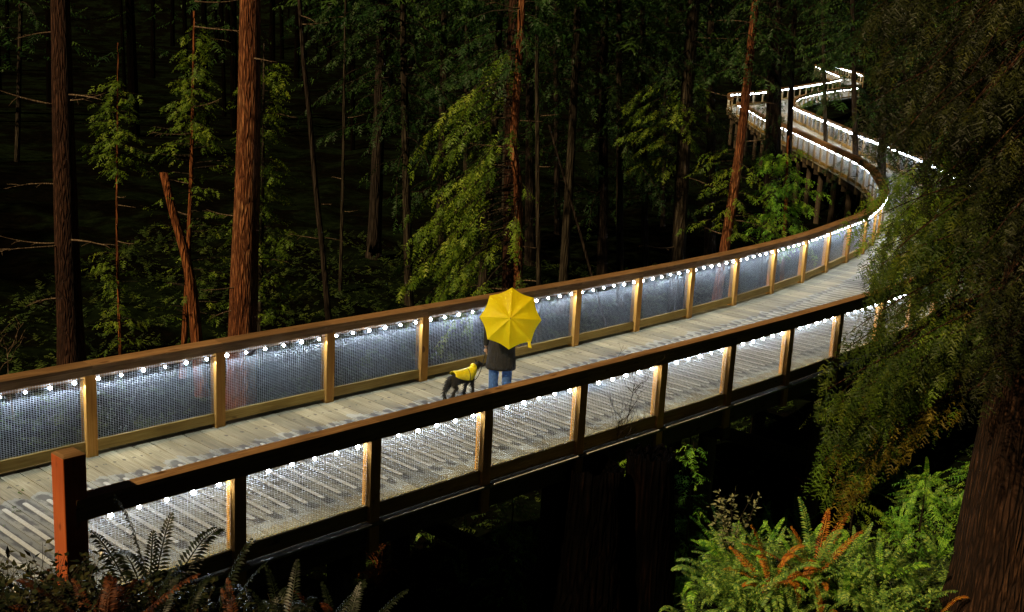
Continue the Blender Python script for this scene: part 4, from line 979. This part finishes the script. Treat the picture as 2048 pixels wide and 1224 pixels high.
# left arm hangs with the leash, right arm is raised to the umbrella handle
la = chain([(-.17, 0, 1.30), (-.225, -.01, 1.05), (-.235, .05, .84), (-.237, .06, .79)], [.050, .042, .030, .026], v, e, R, 3)
ra = chain([(.17, 0, 1.30), (.24, .02, 1.08), (.14, .17, 1.17), (.11, .185, 1.20)], [.050, .042, .030, .026], v, e, R, 3)
skin('body', v, e, R, SKINM, pr, 2, 0)
def hand(wrist, d, side, curl, parent):
    d = Vector(d).normalized(); sd_ = Vector(side).normalized(); nn = d.cross(sd_).normalized(); wr = Vector(wrist)
    v, e, R = [], [], []
    palm = chain([wr, wr+d*.035, wr+d*.07], [(.022, .014), (.034, .014), (.034, .013)], v, e, R)
    o = skin('hand', v, e, R, SKINM, parent, 1, 0)
    for k, (off, ln) in enumerate(((-.027, .064), (-.009, .073), (.009, .068), (.026, .052))):
        p = wr+d*.068+sd_*off; a = 0; pts = [p]; 
        for sgm in range(3): a += curl; p = p+(d*math.cos(a)+nn*math.sin(a))*ln*(.45 if sgm == 0 else .3); pts.append(p)
        v, e, R = [], [], []; chain(pts, [.0085, .008, .0075, .006], v, e, R); skin('finger', v, e, R, SKINM, o, 1, 0)
    p = wr+d*.02-sd_*.03; v, e, R = [], [], []; chain([p, p-sd_*.02+d*.02+nn*.01, p-sd_*.015+d*.045+nn*.03], [.011, .010, .007], v, e, R); skin('thumb', v, e, R, SKINM, o, 1, 0)
hand((-.237, .065, .785), (0, .12, -1), (0, 1, 0), .75, pr); hand((.11, .185, 1.20), (-.5, .2, .8), (0, 1, .2), .95, pr)
def rings(name, prof, m, parent, n=28, fold=.0, close=False):
    V, F = [], []
    for i, (z, rx, ry, cx_, cy_) in enumerate(prof):
        for k in range(n):
            a = 2*PI*k/n; f = 1+fold*math.sin(7*a+i*.3)*(i == 0 or i == 1)+fold*.4*math.sin(11*a+i)
            V.append((cx_+rx*f*math.cos(a), cy_+ry*f*math.sin(a), z))
    for i in range(len(prof)-1):
        for k in range(n): F.append((i*n+k, i*n+(k+1) % n, (i+1)*n+(k+1) % n, (i+1)*n+k))
    if close: F.append(tuple(range((len(prof)-1)*n, len(prof)*n)))
    o = link(name, mesh_py(name, V, F), parent, m); so_ = o.modifiers.new('solid', 'SOLIDIFY'); so_.thickness = .006; return o
rings('coat', [(.50, .225, .155, 0, 0), (.56, .222, .152, 0, 0), (.70, .212, .145, 0, 0), (.86, .20, .138, 0, 0), (1.0, .178, .122, 0, 0), (1.15, .19, .128, 0, 0), (1.28, .198, .122, 0, 0), (1.34, .165, .105, 0, .003), (1.375, .10, .085, 0, .006), (1.41, .072, .07, 0, .012), (1.44, .074, .07, 0, .015)], COAT, pr, fold=.03)
for s, pts in ((-1, [(-.165, 0, 1.31), (-.215, -.005, 1.18), (-.228, -.01, 1.05), (-.236, .02, .93), (-.238, .05, .83)]), (1, [(.165, 0, 1.31), (.215, .01, 1.18), (.245, .02, 1.07), (.19, .10, 1.12), (.125, .175, 1.185)])):
    v, e, R = [], [], []; chain(pts, [.068, .062, .056, .050, .046], v, e, R); skin('sleeve', v, e, R, COAT, pr, 2, 0)
for s, dy in ((-1, -.01), (1, .02)):
    rings('trouser_leg', [(.09, .068, .075, s*.10, dy), (.16, .066, .072, s*.10, dy), (.30, .072, .078, s*.10, dy), (.48, .078, .082, s*.10, .01), (.66, .09, .092, s*.097, .005), (.84, .10, .105, s*.085, 0)], JEANS, pr, fold=.035)
    y0 = .0 if s < 0 else .03
    v, e, R = [], [], []; chain([(s*.10, dy, .17), (s*.10, dy, .09), (s*.103, .03+y0, .05), (s*.108, .11+y0, .045), (s*.11, .165+y0, .038)], [.052, .054, .05, .045, .034], v, e, R); skin('boot', v, e, R, BOOT, pr, 2, 0)
# hair to the collar
v, e, R = [], [], []; chain([(0, .02, 1.665), (0, .0, 1.60), (0, -.02, 1.52), (0, -.03, 1.43)], [.075, .098, .095, .07], v, e, R); skin('hair', v, e, R, HAIRM, pr, 2, 0)
for s in (-1, 1):
    v, e, R = [], [], []; chain([(s*.084, .03, 1.54), (s*.093, .025, 1.56), (s*.092, .03, 1.585)], [.010, .013, .009], v, e, R); skin('ear', v, e, R, SKINM, pr, 1, 0)
v, e, R = [], [], []; chain([(0, .11, 1.565), (0, .135, 1.54)], [.012, .014], v, e, R); skin('nose', v, e, R, SKINM, pr, 1, 0)

# umbrella, tip towards the camera, resting on the right shoulder
uc = at(1021, 637, fy-.28); ax = (Vector((0, 0, CAMH))-Vector(uc)).normalized(); ax = (ax+Vector((.0, 0, .03))).normalized()
um = empty('umbrella', uc); tag(um, 'open bright yellow umbrella with eight panels tilted back towards the viewer', 'umbrella')
ux = Vector((1, 0, .0)); ux = (ux-ax*ux.dot(ax)).normalized(); uy = ax.cross(ux)
def up_(r, a, h): return ux*(r*math.cos(a))+uy*(r*math.sin(a))+ax*h
RU, HU = .455, .17
def hh(t): return HU*(1-t**2)*.95
random.seed(2)
for g in range(8):
    a0, a1 = PI/2+g*PI/4, PI/2+(g+1)*PI/4; V, F = [], []; nr, na = 8, 6
    for i in range(nr+1):
        t = i/nr; r = RU*t
        for k in range(na+1):
            u = k/na; a = a0+(a1-a0)*u; sag = 1-.0*u
            # straight seams between ribs, cloth pulled slightly inwards
            c = math.cos(PI/8)/math.cos((u-.5)*PI/4); rr = r*(c*(1-.035*math.sin(PI*u)*t)) if True else r
            rr = r*(math.cos(PI/8)/math.cos((u-.5)*PI/4))*(1-.055*math.sin(PI*u)*t)
            V.append(up_(rr, a, hh(t)-.018*math.sin(PI*u)*math.sin(PI*min(1, t*1.0))))
    for i in range(nr):
        for k in range(na): q = i*(na+1)+k; F.append((q, q+1, q+na+2, q+na+1))
    link('panel', mesh_py('panel', V, F), um, YEL)
    b = MB(); b.tube([up_(RU*t, a0, hh(t)-.004) for t in np.linspace(0, 1.01, 9)], .0018, 4); b.tube([up_(.02, a0, -.22), up_(RU*.5, a0, hh(.5)-.006)], .0016, 4); b.build('rib', STEEL, um)
b = MB(); b.tube([ax*-.62, ax*(HU+.03)], .005, 8); b.build('shaft', STEEL, um)
b = MB(); b.tube([ax*(HU*.93), ax*(HU+.02), ax*(HU+.045)], [.008, .006, .003], 8); b.build('ferrule', CABLE, um)
b = MB(); hp = [ax*-.58, ax*-.68, ax*-.72+uy*-.015, ax*-.735+uy*-.04, ax*-.72+uy*-.06]; b.tube(hp, .011, 8); b.build('handle', CABLE, um)
b = MB(); q = up_(RU*.93, -PI/4, hh(.93)); b.quadbox([q+Vector((-.02, -.002, -.115)), q+Vector((.035, -.002, -.125)), q+Vector((.035, .002, -.125)), q+Vector((-.02, .002, -.115)), q+Vector((-.035, -.002, 0)), q+Vector((.005, -.002, .0)), q+Vector((.005, .002, 0)), q+Vector((-.035, .002, 0))]); b.build('closing_strap', RAINY, um)

# dog, walking to the right and a little away
dp = onz(922, 796, 0.003); dog = empty('dog', (dp[0], dp[1]+.02, .003), math.radians(38)); tag(dog, 'small black dog in a yellow raincoat walking on a leash beside the person', 'dog')
v, e, R = [], [], []                          # dog faces +X
b0 = chain([(-.16, 0, .33)], [(.082, .095)], v, e, R)
b1 = chain([(-.05, 0, .315), (.07, 0, .32), (.16, 0, .345)], [(.082, .095), (.082, .10), (.07, .085)], v, e, R, b0)
nk = chain([(.21, 0, .41), (.245, 0, .465)], [.052, .048], v, e, R, b1)
hd = chain([(.285, 0, .495), (.335, 0, .482), (.385, 0, .468)], [.052, .036, .022], v, e, R, nk)
tl = chain([(-.215, 0, .335), (-.262, 0, .285), (-.275, 0, .21), (-.305, 0, .17)], [.035, .026, .024, .022], v, e, R, b0)
for s, dx in ((-1, .02), (1, -.05)):
    chain([(.15+dx*.3, s*.055, .22), (.155+dx, s*.058, .12), (.15+dx*1.2, s*.058, .035), (.185+dx*1.2, s*.058, .016)], [.032, .020, .016, .018], v, e, R, b1)
    chain([(-.175, s*.06, .24), (-.145+dx, s*.062, .17), (-.215+dx*1.2, s*.062, .105), (-.205+dx*1.2, s*.062, .03), (-.172+dx*1.2, s*.062, .016)], [.048, .030, .018, .015, .018], v, e, R, b0)
skin('body', v, e, R, FURM, dog, 2, 0)
for s in (-1, 1):
    V = [(.262, s*.022, .535), (.30, s*.04, .53), (.272, s*.052, .505), (.262, s*.055, .565), ]; F = [(0, 1, 3), (1, 2, 3), (2, 0, 3), (0, 2, 1)]
    link('ear', mesh_py('ear', V, F, False), dog, FURM)
# shaggy fur tufts
random.seed(12); V, F = [], []
me0 = bpy.data.objects['body.001'].data if 'body.001' in bpy.data.objects else None
if me0:
    for vv in random.sample(list(me0.vertices), min(1100, len(me0.vertices))):
        p = Vector(vv.co); n_ = Vector(vv.normal); d = (n_+Vector((-.5, 0, -1.1))).normalized()*random.uniform(.03, .07); s_ = n_.orthogonal().normalized()*.005; k = len(V); V += [p-s_, p+s_, p+d]; F.append((k, k+1, k+2))
    link('fur', mesh_py('fur', V, F, False), dog, FURM)['kind'] = 'stuff'
def dogcoat():
    V, F = [], []; n = 18; prof = [(-.17, .088, .100, .335), (-.12, .092, .108, .325), (-.04, .093, .110, .32), (.05, .098, .118, .325), (.13, .094, .116, .34), (.185, .080, .095, .375), (.225, .068, .075, .425)]
    for i, (x, ry, rz, z) in enumerate(prof):
        span = 1.15+.75*min(1, max(0, (i-.0)/3)) if i < 4 else 2.1+.35*(i-4)
        for k in range(n+1):
            a = -span+2*span*k/n; V.append((x+.004*math.sin(6*a), ry*math.sin(a), z+rz*math.cos(a)))
    for i in range(len(prof)-1):
        for k in range(n): q = i*(n+1)+k; F.append((q, q+1, q+n+2, q+n+1))
    o = link('raincoat', mesh_py('raincoat', V, F), dog, RAINY); o.modifiers.new('s', 'SOLIDIFY').thickness = .005
    v, e, R = [], [], []; chain([(.165, 0, .455), (.205, 0, .475), (.235, 0, .50)], [(.05, .035), (.062, .045), (.045, .035)], v, e, R); skin('hood', v, e, R, RAINY, dog, 2, 0)
    b = MB(); b.tube([(.085, math.sin(a)*.101, .33+math.cos(a)*.121) for a in np.linspace(-2.2, 2.2, 16)], .006, 5); b.build('strap', CABLE, dog)
dogcoat()
# leash from the left hand down to the dog
bpy.context.view_layer.update()
h_ = Vector((fx-.237, fy+.075, .74)); dgm = Matrix.Translation(dog.location) @ Matrix.Rotation(math.radians(38), 4, 'Z'); c_ = dgm @ Vector((.12, 0, .455))
pts = []
for i in range(15):
    t = i/14; p = h_.lerp(c_, t); p.z -= 1.35*t*(1-t)*.9; pts.append(p)
lz = MB(); o0 = pts[0].copy(); lz.tube([p-o0 for p in pts], .006, 5); lo_ = lz.build('leash', CABLE); lo_.location = o0; tag(lo_, 'dark slack leash running from the hand to the dog', 'leash')
